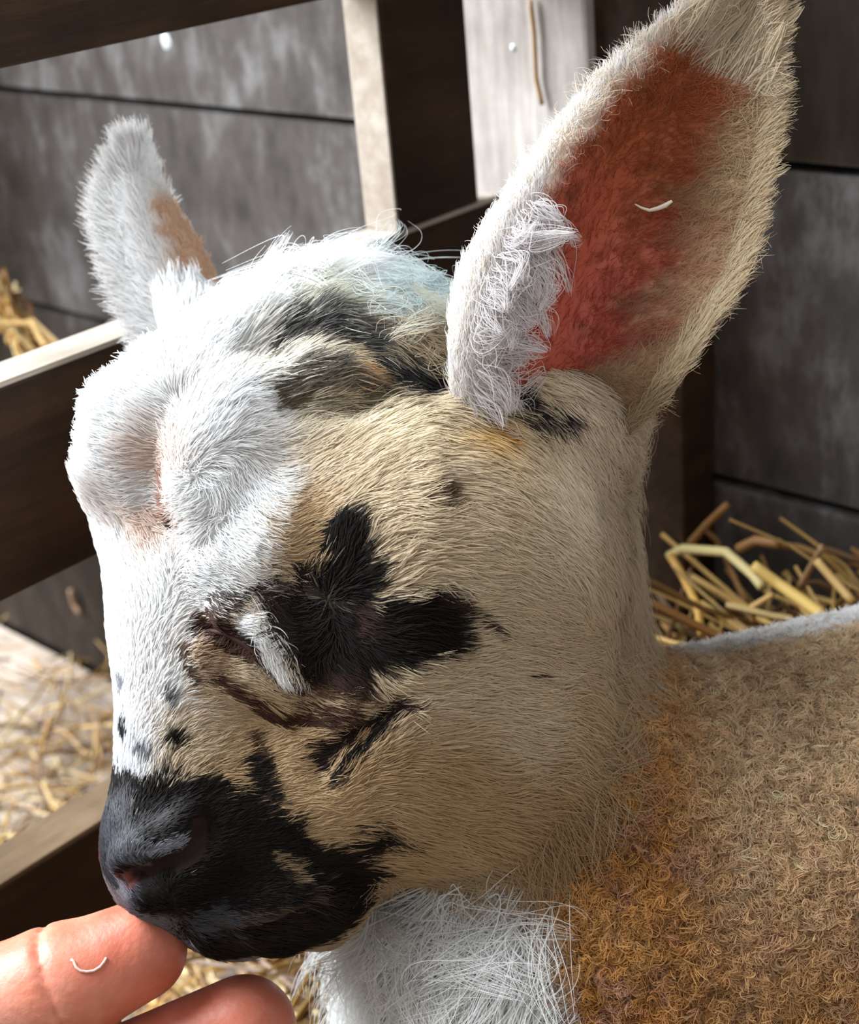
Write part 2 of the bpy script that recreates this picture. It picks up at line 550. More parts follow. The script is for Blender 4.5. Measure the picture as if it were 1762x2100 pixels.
v0, f0 = build_lamb([])
bvh0 = make_bvh(v0, f0)
H0 = lambda *pp: [hit(bvh0, x, y) for x, y in pp]
carve = [
    (H0((600, 660), (500, 720), (420, 810), (375, 880)), 34, 60, True, 22), (H0((375, 880), (345, 960), (348, 1070)), 44, 70, True, 16),
    (H0((470, 860), (440, 940), (430, 1010)), 74, 80, False, -62), (H0((250, 860), (235, 960)), 70, 80, False, -55),   # forehead crease
    (H0((390, 1310), (440, 1290), (500, 1315), (545, 1350), (585, 1395)), 14, 24, True, 8),  # closed eye
    (H0((470, 1255), (540, 1285), (590, 1350)), 34, 40, False, 2),                          # upper lid roll
    (H0((420, 1345), (500, 1385), (570, 1430)), 30, 40, False, -2),                         # lower lid roll
    (H0((275, 1800), (310, 1785), (365, 1765), (398, 1735), (405, 1700)), 26, 14, True, 7),                # nostril
    (H0((255, 1765), (310, 1735), (365, 1710), (385, 1680)), 30, 26, False, 4), (H0((300, 1840), (370, 1820), (430, 1770)), 36, 36, False, -8),                          # nostril wing
    (H0((390, 1905), (480, 1900), (570, 1878), (650, 1825)), 13, 16, True, 4),
    (H0((420, 1880), (500, 1868), (590, 1840)), 34, 36, False, -14),              # mouth
    (H0((440, 1915), (560, 1903), (640, 1850)), 36, 50, False, -20),                        # lower lip
    (H0((560, 720), (680, 690), (790, 760), (860, 800)), 18, 50, True, 8),                 # brow wrinkles
    (H0((560, 840), (700, 840), (850, 790), (960, 780)), 18, 50, True, 8),
    (H0((640, 1580), (720, 1510), (790, 1460)), 16, 40, True, 6),
]
v, f = build_lamb(carve)
v = smooth_mesh(v, f, 1)
n = vert_normals(v, f)
bvh = make_bvh(v, f)
Hh = lambda x, y: hit(bvh, x, y)

# colour of the coat as patches on the animal, some light painted in
WHITE, CREAM, TAN = lin((241, 241, 241)), lin((208, 189, 160)), lin((188, 159, 121))
BLACK, BROWN, GREY = lin((25, 19, 16)), lin((58, 40, 33)), lin((118, 120, 124))
BLUE, PINKW = lin((226, 236, 236)), lin((222, 196, 180))
base_ctl = [
    (200, 900, WHITE), (280, 800, WHITE), (420, 720, WHITE), (240, 1150, WHITE), (260, 1350, WHITE), (250, 1480, WHITE), (300, 1000, WHITE),
    (330, 960, PINKW), (320, 1080, PINKW), (420, 870, WHITE), (430, 1000, WHITE), (480, 1100, WHITE), (400, 1180, WHITE), (520, 1000, WHITE), (340, 1400, WHITE), (330, 1250, WHITE),
    (520, 640, WHITE), (430, 640, WHITE), (600, 560, WHITE), (700, 560, WHITE), (820, 590, lin((212, 231, 233))), (760, 600, BLUE), (540, 600, WHITE), (900, 640, lin((214, 214, 198))), (640, 640, lin((226, 226, 210))),
    (560, 760, lin((234, 228, 214))), (700, 720, CREAM), (640, 860, lin((224, 212, 188))), (620, 690, lin((222, 214, 196))), (680, 800, CREAM), (500, 830, WHITE), (800, 880, lin((224, 210, 180))), (900, 850, CREAM), (950, 880, lin((205, 170, 112))), (850, 700, CREAM),
    (640, 960, CREAM), (760, 1000, CREAM), (900, 960, CREAM), (1000, 1000, CREAM), (600, 1060, TAN), (590, 1130, TAN),
    (800, 1080, CREAM), (950, 1150, CREAM), (1000, 1300, CREAM), (880, 1420, CREAM), (1050, 1500, CREAM), (900, 1600, TAN), (1100, 1650, TAN), (1200, 1300, CREAM),
    (1150, 1000, lin((222, 206, 182))), (1250, 1100, lin((205, 186, 160))), (1200, 1500, lin((196, 172, 136))), (1000, 1720, TAN), (850, 1740, TAN), (760, 1640, TAN),
    (420, 1420, lin((200, 178, 148))), (500, 1520, TAN), (400, 1540, CREAM), (600, 1560, TAN), (450, 1590, TAN), (600, 1650, TAN), (500, 1370, CREAM), (520, 1440, TAN), (430, 1340, lin((170, 140, 112))),
    (560, 1700, TAN), (700, 1690, TAN), (260, 1560, lin((216, 218, 222))),
    (245, 1810, lin((130, 126, 132))), (280, 1865, lin((130, 126, 132))), (340, 1905, lin((120, 116, 122))), (1200, 880, lin((224, 206, 184))), (1080, 880, CREAM), (300, 640, WHITE), (950, 1780, lin((190, 166, 132))),
]
bc_p = np.array([Hh(x, y) for x, y, c in base_ctl]); bc_c = np.array([c for x, y, c in base_ctl])
strokes = [  # polyline, radius, colour, raggedness
    ([(692, 1120), (705, 1170), (712, 1215)], 54, BLACK, 18),
    ([(605, 1225), (625, 1290), (660, 1340)], 52, BLACK, 22),
    ([(780, 1275), (830, 1262), (885, 1250)], 34, BLACK, 16),
    ([(760, 1305), (820, 1305), (875, 1290)], 50, BLACK, 18),
    ([(690, 1290), (680, 1345)], 76, BLACK, 14), ([(640, 1215), (665, 1228), (690, 1236)], 4, lin((84, 72, 60)), 6),
    ([(640, 1380), (720, 1385)], 28, BROWN, 20),
    ([(735, 1255), (745, 1285)], 20, lin((66, 46, 40)), 14),
    ([(600, 1300), (590, 1220)], 26, lin((50, 42, 40)), 14),
    ([(880, 1225), (990, 1290)], 8, BROWN, 8),
    ([(560, 1400), (650, 1410), (790, 1430)], 14, lin((96, 74, 56)), 14),
    ([(440, 1395), (500, 1430), (560, 1462), (690, 1450)], 17, lin((74, 48, 38)), 16),
    ([(520, 1450), (600, 1480), (700, 1470)], 14, lin((70, 46, 36)), 14),
    ([(640, 1545), (700, 1505), (800, 1458)], 22, lin((40, 26, 24)), 14),
    ([(650, 1560), (690, 1535)], 32, lin((40, 28, 26)), 16),
    ([(672, 1605), (710, 1560), (770, 1500)], 18, BLACK, 12),
    ([(640, 1625), (690, 1565), (740, 1515)], 6, TAN, 6),
    ([(390, 1300), (440, 1280), (490, 1300), (540, 1345), (590, 1395)], 17, lin((50, 30, 26)), 10),
    ([(430, 1315), (500, 1335)], 20, lin((70, 44, 34)), 10),
    ([(420, 1250), (480, 1235), (570, 1240)], 17, lin((66, 48, 40)), 16),
    ([(430, 1215), (540, 1195)], 13, lin((78, 70, 66)), 20),
    ([(395, 1275), (450, 1268)], 14, lin((78, 54, 44)), 14),
    ([(370, 1345), (385, 1390)], 12, lin((96, 80, 68)), 14),
    ([(490, 1275), (540, 1300), (575, 1372)], 24, WHITE, 10),
    ([(240, 1625), (320, 1640), (420, 1640)], 30, BLACK, 18),
    ([(400, 1660), (480, 1690), (545, 1740)], 62, BLACK, 22),
    ([(300, 1690), (420, 1730), (480, 1790), (600, 1800)], 70, BLACK, 18),
    ([(300, 1800), (360, 1850), (480, 1860), (620, 1830)], 66, BLACK, 14),
    ([(420, 1930), (520, 1930), (620, 1880)], 56, BLACK, 14),
    ([(420, 1935), (540, 1945), (640, 1900), (700, 1835)], 72, BLACK, 16),
    ([(600, 1790), (690, 1760), (755, 1710)], 26, lin((34, 26, 22)), 20),
    ([(620, 1850), (690, 1800)], 44, BLACK, 20),
    ([(245, 1670), (240, 1740), (270, 1760)], 42, lin((88, 88, 92)), 18),  # grey sheen of the nose pad, painted on
    ([(290, 1690), (330, 1680)], 20, lin((64, 62, 64)), 16),
    ([(300, 1755), (370, 1725)], 12, lin((140, 142, 150)), 8),  # painted highlight beside the nostril
    ([(216, 1650), (213, 1720), (230, 1785)], 46, lin((54, 54, 60)), 14), ([(218, 1600), (216, 1640)], 26, BLACK, 14),
    ([(225, 1700), (232, 1780), (270, 1830)], 30, lin((70, 70, 76)), 14),
    ([(245, 1800), (262, 1830), (300, 1880), (350, 1905)], 22, lin((120, 116, 124)), 16),
    ([(270, 1795), (310, 1785), (365, 1768), (400, 1735), (405, 1695)], 22, lin((34, 16, 15)), 2), ([(262, 1800), (275, 1822)], 10, lin((120, 62, 58)), 4),
    ([(390, 1908), (480, 1904), (570, 1882), (650, 1830)], 7, lin((40, 26, 22)), 3), ([(420, 1885), (520, 1878)], 9, lin((92, 80, 76)), 10), ([(400, 1890), (480, 1893), (570, 1870), (640, 1820)], 8, lin((84, 68, 58)), 6), ([(430, 1925), (520, 1925), (600, 1895), (660, 1850)], 16, lin((38, 29, 25)), 8),
    ([(388, 1925), (400, 1945)], 8, lin((170, 168, 176)), 6),
    ([(360, 1880), (460, 1885)], 22, lin((72, 72, 78)), 22),
    ([(560, 1760), (600, 1800)], 9, lin((150, 128, 100)), 10),
    ([(348, 1525), (352, 1535)], 18, BLACK, 14), ([(250, 1505), (252, 1515)], 17, lin((40, 42, 48)), 8),
    ([(280, 1545), (300, 1560)], 8, GREY, 12), ([(250, 1415), (250, 1430)], 12, lin((150, 152, 160)), 10), ([(340, 1590), (350, 1600)], 15, BLACK, 14),
    ([(510, 1575), (530, 1640)], 26, lin((30, 24, 22)), 18), ([(500, 1520), (515, 1550)], 12, lin((84, 60, 46)), 14),
    ([(340, 1440), (345, 1450)], 10, GREY, 12),
    ([(885, 1000), (875, 1040)], 18, lin((78, 56, 42)), 22), ([(1010, 1040), (1020, 1045)], 8, TAN, 10),
    ([(570, 700), (680, 672), (770, 735), (850, 790)], 20, lin((66, 66, 68)), 30),
    ([(560, 720), (640, 690)], 14, lin((84, 80, 78)), 26),
    ([(600, 655), (700, 672), (800, 750)], 15, lin((92, 92, 92)), 34), ([(540, 770), (640, 758), (740, 790)], 12, lin((104, 98, 90)), 30), ([(620, 880), (720, 870), (820, 850)], 8, lin((140, 122, 96)), 26), ([(700, 660), (800, 690), (880, 760)], 10, lin((96, 88, 78)), 30),
    ([(540, 800), (640, 795), (760, 800), (850, 790)], 14, lin((110, 102, 92)), 26),
    ([(560, 830), (690, 842), (800, 810)], 9, lin((110, 98, 80)), 22),
    ([(690, 750), (740, 760)], 9, lin((205, 160, 110)), 12),
    ([(790, 740), (840, 790)], 26, lin((56, 56, 58)), 22),
    ([(840, 785), (905, 770), (970, 790)], 17, lin((28, 26, 26)), 14),
    ([(930, 760), (1000, 800), (1060, 850)], 16, lin((70, 58, 46)), 22),
    ([(900, 690), (960, 740)], 12, lin((120, 108, 92)), 22),
    ([(1010, 800), (1080, 840), (1140, 835)], 20, lin((44, 40, 42)), 20),
    ([(950, 850), (1000, 880)], 9, lin((166, 110, 44)), 14),
    ([(340, 980), (352, 1060)], 10, lin((178, 140, 124)), 8), ([(357, 1055), (360, 1080)], 7, lin((60, 48, 44)), 4),
    ([(1060, 1380), (1075, 1383)], 5, BROWN, 4),
]
st3 = [(np.array([Hh(*q) for q in pts]), r, c, rg) for pts, r, c, rg in strokes]
# the far side of the muzzle is marked like the near side
O_ = P(420, 1690, 10)
far = []
for (pts, r, c, rg), (p3, *_r) in zip(strokes, st3):
    if min(q[1] for q in pts) > 1590 and max(q[0] for q in pts) < 640 and c.max() < 0.2:
        mp_ = p3 - 2 * ((p3 - O_) @ LAT)[:, None] * LAT
        far.append((np.array([np.array(bvh.find_nearest(Vector(q))[0]) for q in mp_]), r, c, rg))
st3 = far + st3
FLO = lin((184, 130, 70)); FMID = lin((218, 174, 114)); FLI = lin((234, 210, 178)); FPI = lin((190, 154, 138))

ELC, ELR = P(800, 1210, 0), np.array([525, 640, 900])
def fleece_w(p):
    """how far a point lies outside the short-haired head and neck (1 = on the edge)"""
    dx = np.maximum(0, p[:, 0] - ELC[0]) / ELR[0]
    sx = np.clip((p[:, 0] + 230) / 120, 0, 1); sx = sx * sx * (3 - 2 * sx)
    dy = np.maximum(0, ELC[1] - p[:, 1]) / ELR[1] * sx
    under = np.clip((-p[:, 2] - 170) / 60, 0, 1) * np.clip((-p[:, 1] - 690) / 60, 0, 1) * 1.2
    return np.maximum(np.sqrt(dx ** 2 + dy ** 2), under) + 0.03 * vnoise(p, 60, 3)
chest_c = [Hh(830, 1960), Hh(900, 2060), Hh(780, 1850)]
def chest_w(p):
    d = np.minimum(np.minimum(np.linalg.norm((p - chest_c[0]) * (1, .8, .8), axis=1), np.linalg.norm((p - chest_c[1]) * (1, .8, .8), axis=1)), np.linalg.norm(p - chest_c[2], axis=1))
    return d + 30 * vnoise(p, 50, 5)
def idw(p, cp, cv, power=3.0):
    out = np.zeros((len(p), cv.shape[1]))
    for i in range(0, len(p), 40000):
        q = p[i:i + 40000]
        d2 = ((q[:, None, :] - cp[None]) ** 2).sum(2) + 60.0
        wt = d2 ** (-power / 2 - 0.5)
        out[i:i + 40000] = (wt @ cv) / wt.sum(1, keepdims=True)
    return out
def coat(p, jitter=True):
    q = p + (rng.normal(size=p.shape) * 14 if jitter else 0)
    col = idw(q, bc_p, bc_c)
    nz = vnoise(p, 22, 11) * 0.6 + vnoise(p, 9, 12) * 0.4
    for pts, r, c, rg in st3:
        d = seg_dist(p, pts) + nz * rg + (rng.normal(size=len(p)) * rg * 0.45 if jitter else 0)
        k = np.clip((r - d) / (rg * 0.35 + 2) + 0.5, 0, 1)[:, None]
        col = col * (1 - k) + c * k
    # fleece
    fw = fleece_w(p)
    n1 = vnoise(p, 120, 21); n2 = vnoise(p, 34, 22)
    fc = FLO + (FMID - FLO) * np.clip(0.5 + 0.6 * n1 + 0.5 * n2, 0, 1)[:, None]
    fc = fc + (FPI - fc) * (np.clip(n2 * n1 * 3, 0, 0.6))[:, None]
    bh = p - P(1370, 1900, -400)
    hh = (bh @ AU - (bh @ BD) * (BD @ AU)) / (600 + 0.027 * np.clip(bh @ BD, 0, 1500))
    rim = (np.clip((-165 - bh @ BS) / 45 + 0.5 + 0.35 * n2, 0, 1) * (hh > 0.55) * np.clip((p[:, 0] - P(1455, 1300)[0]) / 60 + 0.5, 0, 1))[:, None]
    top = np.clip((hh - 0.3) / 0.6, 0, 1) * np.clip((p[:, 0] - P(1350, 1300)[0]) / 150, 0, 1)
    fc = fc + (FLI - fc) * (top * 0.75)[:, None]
    fc = fc + (lin((240, 234, 230)) - fc) * rim  # rim light along the back, put into the wool colour as white
    cw = np.clip((250 - chest_w(p)) / 120 + 0.5, 0, 1)[:, None]
    fc = fc * (1 - cw) + WHITE * cw
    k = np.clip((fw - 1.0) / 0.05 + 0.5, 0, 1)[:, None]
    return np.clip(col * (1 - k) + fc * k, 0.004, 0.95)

vw = to_world(v)
lamb_loc = to_world(P(1400, 1900, -400)); lamb_loc[2] = 0.0
mat_skin = attr_mat('lamb_skin', 0.75, 0.2)
lamb = mesh_obj('lamb', vw, f, mat_skin, None, lamb_loc, True)
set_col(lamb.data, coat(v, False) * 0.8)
tag(lamb, 'young lamb with closed eyes, black-patched cream face and curly tan fleece, sucking a fingertip', 'lamb')

# hair direction controls: pixel, angle (0 = right, 90 = up), length, lift
flow = [
    (180, 900, 165, 46, .5), (175, 1000, 160, 46, .5), (200, 1120, 150, 40, .45), (240, 1250, 120, 30, .35), (235, 1400, 110, 26, .3), (225, 1550, 110, 24, .3), (230, 1680, 110, 14, .3),
    (220, 800, 140, 60, .5), (320, 740, 120, 75, .5), (300, 850, 150, 50, .3), (300, 950, 175, 42, .3), (420, 780, 70, 70, .4), (450, 680, 75, 90, .5), (420, 900, 55, 44, .4), (480, 960, 300, 46, .35),
    (520, 880, 25, 60, .35), (400, 1050, 200, 40, .3), (480, 1120, 340, 46, .3), (420, 1190, 350, 44, .3), (540, 1190, 355, 50, .3), (330, 1330, 60, 30, .25), (300, 1200, 130, 34, .25), (380, 1300, 20, 40, .25),
    (520, 610, 65, 75, .4), (620, 570, 45, 80, .4), (720, 560, 20, 80, .4), (820, 580, 350, 90, .4), (900, 640, 330, 100, .5), (600, 660, 25, 85, .4), (700, 660, 0, 85, .35), (790, 720, 320, 85, .3),
    (860, 790, 350, 85, .3), (940, 770, 340, 80, .3), (600, 740, 30, 80, .3), (600, 820, 15, 76, .3), (740, 820, 350, 80, .3), (640, 940, 30, 70, .3), (760, 920, 25, 72, .28), (900, 900, 345, 72, .25), (1000, 880, 320, 72, .25),
    (700, 1030, 20, 62, .25), (850, 1010, 5, 64, .22), (950, 1020, 345, 62, .2), (1060, 980, 325, 62, .2), (1150, 950, 300, 60, .2), (620, 1110, 25, 52, .25), (700, 1140, 80, 56, .3), (760, 1180, 30, 56, .28),
    (640, 1280, 200, 46, .3), (590, 1250, 140, 50, .3), (800, 1240, 15, 60, .25), (860, 1300, 345, 60, .25), (700, 1370, 320, 54, .25), (740, 1260, 350, 30, .2),
    (950, 1200, 350, 60, .18), (1050, 1200, 340, 60, .18), (1180, 1150, 330, 64, .2), (1280, 1100, 345, 70, .4), (1000, 1350, 355, 60, .18), (1150, 1350, 345, 64, .2), (1270, 1330, 335, 90, .35), (900, 1450, 5, 60, .18),
    (1050, 1500, 350, 66, .2), (1200, 1500, 335, 100, .3), (900, 1600, 355, 70, .2), (1050, 1640, 335, 100, .25), (1170, 1640, 310, 130, .35), (1100, 1720, 300, 150, .35), (950, 1740, 320, 110, .25), (820, 1700, 345, 80, .2),
    (450, 1440, 5, 46, .25), (560, 1440, 345, 52, .22), (700, 1450, 0, 56, .2), (420, 1540, 25, 40, .25), (560, 1560, 20, 46, .22), (700, 1560, 35, 56, .22), (760, 1500, 40, 56, .2), (480, 1620, 20, 38, .22),
    (620, 1650, 15, 52, .22), (720, 1650, 20, 60, .22), (320, 1500, 60, 32, .3), (300, 1600, 70, 26, .3), (350, 1680, 20, 18, .25), (500, 1740, 10, 26, .22), (620, 1760, 15, 46, .22), (700, 1760, 10, 60, .25),
    (420, 1860, 0, 22, .25), (300, 1860, 150, 18, .35), (560, 1850, 0, 34, .22), (520, 1930, 350, 40, .3), (640, 1860, 345, 60, .35), (780, 1780, 340, 70, .25), (480, 1300, 20, 34, .25), (550, 1330, 300, 50, .3), (440, 1360, 0, 36, .25),
    (1300, 950, 0, 70, .5), (1320, 1150, 320, 80, .5), (340, 640, 130, 80, .4),
]
fl_p = np.array([Hh(x, y) for x, y, *_ in flow])
fl_v = []
for x, y, a, l, li in flow:
    q = Hh(x, y)
    d = np.array([math.cos(math.radians(a)), math.sin(math.radians(a)), 0.0])
    nn = np.array(bvh.find_nearest(Vector(q))[1])
    d = d - nn * (d @ nn)
    fl_v.append([*unit(d), l, li])
fl_v = np.array(fl_v)

def clump_ids(p, spacing, seed):
    r = np.random.default_rng(seed)
    m = max(8, int(len(p) / spacing))
    sel = r.choice(len(p), m, replace=False)
    kd = KDTree(m)
    for i, s in enumerate(sel):
        kd.insert(p[s], i)
    kd.balance()
    return sel, np.array([kd.find(x)[1] for x in p])

def grow(p, nn, d, ln, lift, K=5, clump=0.5, per=9, wave=0.06, jit=0.22, seed=1):
    N = len(p)
    r = np.random.default_rng(seed)
    d = d + r.normal(size=d.shape) * jit
    d = unit(d - nn * (d * nn).sum(1, keepdims=True))
    ln = ln * r.uniform(0.65, 1.2, N)
    lift = lift * r.uniform(0.5, 1.5, N)
    b = np.cross(nn, d)
    u = np.linspace(0, 1, K)[None, :, None]
    ph = r.uniform(0, 6.28, (N, 1, 1)); am = r.normal(size=(N, 1, 1)) * wave
    path = d[:, None] * u + nn[:, None] * (lift[:, None, None] * 1.25 * (u - 0.55 * u * u)) + b[:, None] * am * np.sin(u * 3.5 + ph) * u
    pts = p[:, None] + path * ln[:, None, None]
    if clump:
        sel, cid = clump_ids(p, per, seed + 5)
        tgt = pts[sel][cid]
        # pull toward the clump's guide strand
        kk = (clump * u ** 1.3)
        pts = pts * (1 - kk) + (tgt + (pts[:, :1] - tgt[:, :1]) * 0.12) * kk
    return pts

vis_c = np.array([0, 0, F_PX])
def facing(nn, p):
    return (nn * unit(vis_c - p)).sum(1)

# ---- short face and neck hair
N1 = 260000
fn_all = n
def w_face(c):
    q = fleece_w(c)
    m_ = (q < 1.1).astype(float)
    nr = (c[:, 2] > -260) * 0.75 + 0.25
    small = np.where((c[:, 0] < -150) & (c[:, 1] < 400), 1.7, 1.0)
    return m_ * nr * small
t, tri, u = sample(v, f, N1, w_face)
p = bary(v, t, tri, u); nn = unit(bary(n, t, tri, u))
nos = np.array([Hh(*q) for q in ((275, 1800), (310, 1785), (365, 1765), (398, 1735), (405, 1700))])
mou = np.array([Hh(*q) for q in ((390, 1905), (480, 1900), (570, 1878), (650, 1825))])
eyl = np.array([Hh(*q) for q in ((430, 1293), (465, 1300), (500, 1320), (530, 1345))])
keep = (fleece_w(p) < 1.02) & (seg_dist(p, nos) > 21) & (seg_dist(p, mou) > 7) & (seg_dist(p, eyl) > 9)
p, nn = p[keep], nn[keep]
fv = idw(p, fl_p, fl_v)
col = coat(p)
ln = fv[:, 3] * (1 + 0.15 * vnoise(p, 40, 31)); lift = fv[:, 4]
drift = np.stack([vnoise(p, 55, 33), vnoise(p, 55, 34), vnoise(p, 55, 35)], 1) * 0.28
pts = grow(p, nn, fv[:, :3] + drift, ln, lift, 5, 0.48, 9, 0.08, 0.15, 2)
rad = np.outer(0.6 + 0.4 * rng.random(len(p)) + 0.003 * ln, np.array([1.0, 1.0, 0.85, 0.6, 0.15])) * 1e-4
sv = rng.normal(size=(len(p), 1)) * 0.06
col = np.clip(col * (1 + sv), 0.003, 0.95)
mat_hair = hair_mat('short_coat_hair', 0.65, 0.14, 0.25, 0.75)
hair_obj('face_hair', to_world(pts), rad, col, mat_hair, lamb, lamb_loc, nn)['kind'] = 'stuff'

# ---- longer wisps where the face coat meets the fleece
def w_wi(c):
    q = fleece_w(c)
    return ((q > 0.86) & (q < 1.03) & (c[:, 2] > -420)) * 1.0
t, tri, u = sample(v, f, 15000, w_wi)
p = bary(v, t, tri, u); nn = unit(bary(n, t, tri, u))
fv = idw(p, fl_p, fl_v)
drift = np.stack([vnoise(p, 45, 36), vnoise(p, 45, 37), vnoise(p, 45, 38)], 1) * 0.6
pts = grow(p, nn, fv[:, :3] + drift, fv[:, 3] * 1.3, fv[:, 4] * 1.3 + 0.08, 7, 0.6, 12, 0.25, 0.3, 12)
rad = np.outer(0.5 + 0.4 * rng.random(len(p)), np.linspace(1, 0.2, 7)) * 1e-4
hair_obj('neck_ruff', to_world(pts), rad, np.clip(idw(p, bc_p, bc_c) * 1.02, 0, .95), mat_hair, lamb, lamb_loc, nn)['kind'] = 'stuff'

# ---- curly fleece
N2 = 34000
def w_fl(c):
    q = fleece_w(c)
    vis = ((c[:, 0] < 1250) & (c[:, 1] > -1350) & (c[:, 2] > -700)) * 0.94 + 0.06
    return (q > 0.97) * vis * (c[:, 1] > -2300)
t, tri, u = sample(v, f, N2, w_fl)
p = bary(v, t, tri, u); nn = unit(bary(n, t, tri, u))
cwv = chest_w(p)
keep = (fleece_w(p) > 0.985) & ((cwv > 130) | (rng.random(len(p)) < 0.35))
p, nn = p[keep], nn[keep]
N2 = len(p)
K = 9
M_ = 6                                     # strands in each small curled lock
cs_ = rng.normal(size=(N2, M_, 3)) * 3.2
rep_ = lambda x: np.repeat(x, M_, axis=0)
a0 = rep_(rng.uniform(0, 6.28, N2)) + rng.normal(size=N2 * M_) * 0.25
R_ = (rep_(rng.uniform(6, 15, N2)) * rng.uniform(0.8, 1.2, N2 * M_))[:, None]
turn = (rep_(rng.uniform(3.0, 6.5, N2)) + rng.normal(size=N2 * M_) * 0.5)[:, None]
tilt = rep_(rng.uniform(0.0, 0.9, N2))[:, None, None]
hgt = rep_(rng.uniform(0.3, 1.2, N2))[:, None, None]
sdw = rep_(rng.normal(size=N2))[:, None] * 10
lock = rep_(np.clip(1 + rng.normal(size=N2) * 0.22, 0.45, 1.6))[:, None]
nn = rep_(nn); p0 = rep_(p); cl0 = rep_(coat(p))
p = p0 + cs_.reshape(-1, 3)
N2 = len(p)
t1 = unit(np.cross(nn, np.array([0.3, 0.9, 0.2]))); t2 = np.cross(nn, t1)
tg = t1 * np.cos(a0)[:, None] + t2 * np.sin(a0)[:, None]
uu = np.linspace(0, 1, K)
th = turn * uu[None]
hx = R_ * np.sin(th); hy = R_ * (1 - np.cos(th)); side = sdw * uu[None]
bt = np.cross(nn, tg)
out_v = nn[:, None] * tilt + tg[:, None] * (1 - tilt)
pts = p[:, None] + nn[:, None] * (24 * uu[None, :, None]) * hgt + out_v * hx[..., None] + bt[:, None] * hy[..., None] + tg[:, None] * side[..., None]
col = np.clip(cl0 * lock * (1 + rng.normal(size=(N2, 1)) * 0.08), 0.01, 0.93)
rad = np.outer(rng.uniform(0.7, 1.3, N2), np.linspace(1, 0.45, K)) * 1e-4
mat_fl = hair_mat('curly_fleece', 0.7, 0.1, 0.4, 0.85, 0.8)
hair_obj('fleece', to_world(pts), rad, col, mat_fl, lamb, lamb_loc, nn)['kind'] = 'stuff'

# ---- white chest wool
N3 = 9000
def w_ch(c):
    return (np.linalg.norm(c - chest_c[0], axis=1) < 420) * (fleece_w(c) > 0.93) * 1.0
t, tri, u = sample(v, f, N3, w_ch)
p = bary(v, t, tri, u); nn = unit(bary(n, t, tri, u))
keep = chest_w(p) < 250 + rng.normal(size=len(p)) * 35
p, nn = p[keep], nn[keep]
d = np.array([-0.25, -1.0, 0.1]) + 0.5 * np.stack([vnoise(p, 70, 41), vnoise(p, 70, 42), vnoise(p, 70, 43)], 1)
pts = grow(p, nn, d, np.full(len(p), 190.0) * rng.uniform(0.4, 1.4, len(p)), np.full(len(p), 0.6), 10, 0.8, 20, 0.3, 0.4, 6)
rad = np.outer(rng.uniform(0.8, 1.6, len(p)), np.linspace(1, 0.25, 10)) * 1e-4
col = np.clip(np.tile(lin((242, 242, 240)), (len(p), 1)) * (1 + rng.normal(size=(len(p), 1)) * 0.05), 0, 0.95)
hair_obj('chest_wool', to_world(pts), rad, col, mat_fl, lamb, lamb_loc, nn)['kind'] = 'stuff'

# ---- curly, faintly blue-dyed wool on the crown
N4 = 9000
cr = np.array([Hh(x, y) for x, y in ((480, 600), (560, 560), (650, 540), (740, 545), (830, 580), (900, 640))])
def w_cr(c):
    return (seg_dist(c, cr) < 130) * 1.0
t, tri, u = sample(v, f, N4, w_cr)
p = bary(v, t, tri, u); nn = unit(bary(n, t, tri, u))
fv = idw(p, fl_p, fl_v)
pts = grow(p, nn, fv[:, :3] + 0.7 * np.stack([vnoise(p, 45, 51), vnoise(p, 45, 52), vnoise(p, 45, 53)], 1), np.where(rng.random(len(p)) < 0.06, rng.uniform(120, 200, len(p)), rng.uniform(50, 130, len(p))), rng.uniform(0.2, 0.9, len(p)), 9, 0.8, 22, 0.6, 0.6, 8)
rad = np.outer(rng.uniform(0.7, 1.3, len(p)), np.linspace(1, 0.2, 9)) * 1e-4
hair_obj('crown_wool', to_world(pts), rad, coat(p), mat_fl, lamb, lamb_loc, nn)['kind'] = 'stuff'

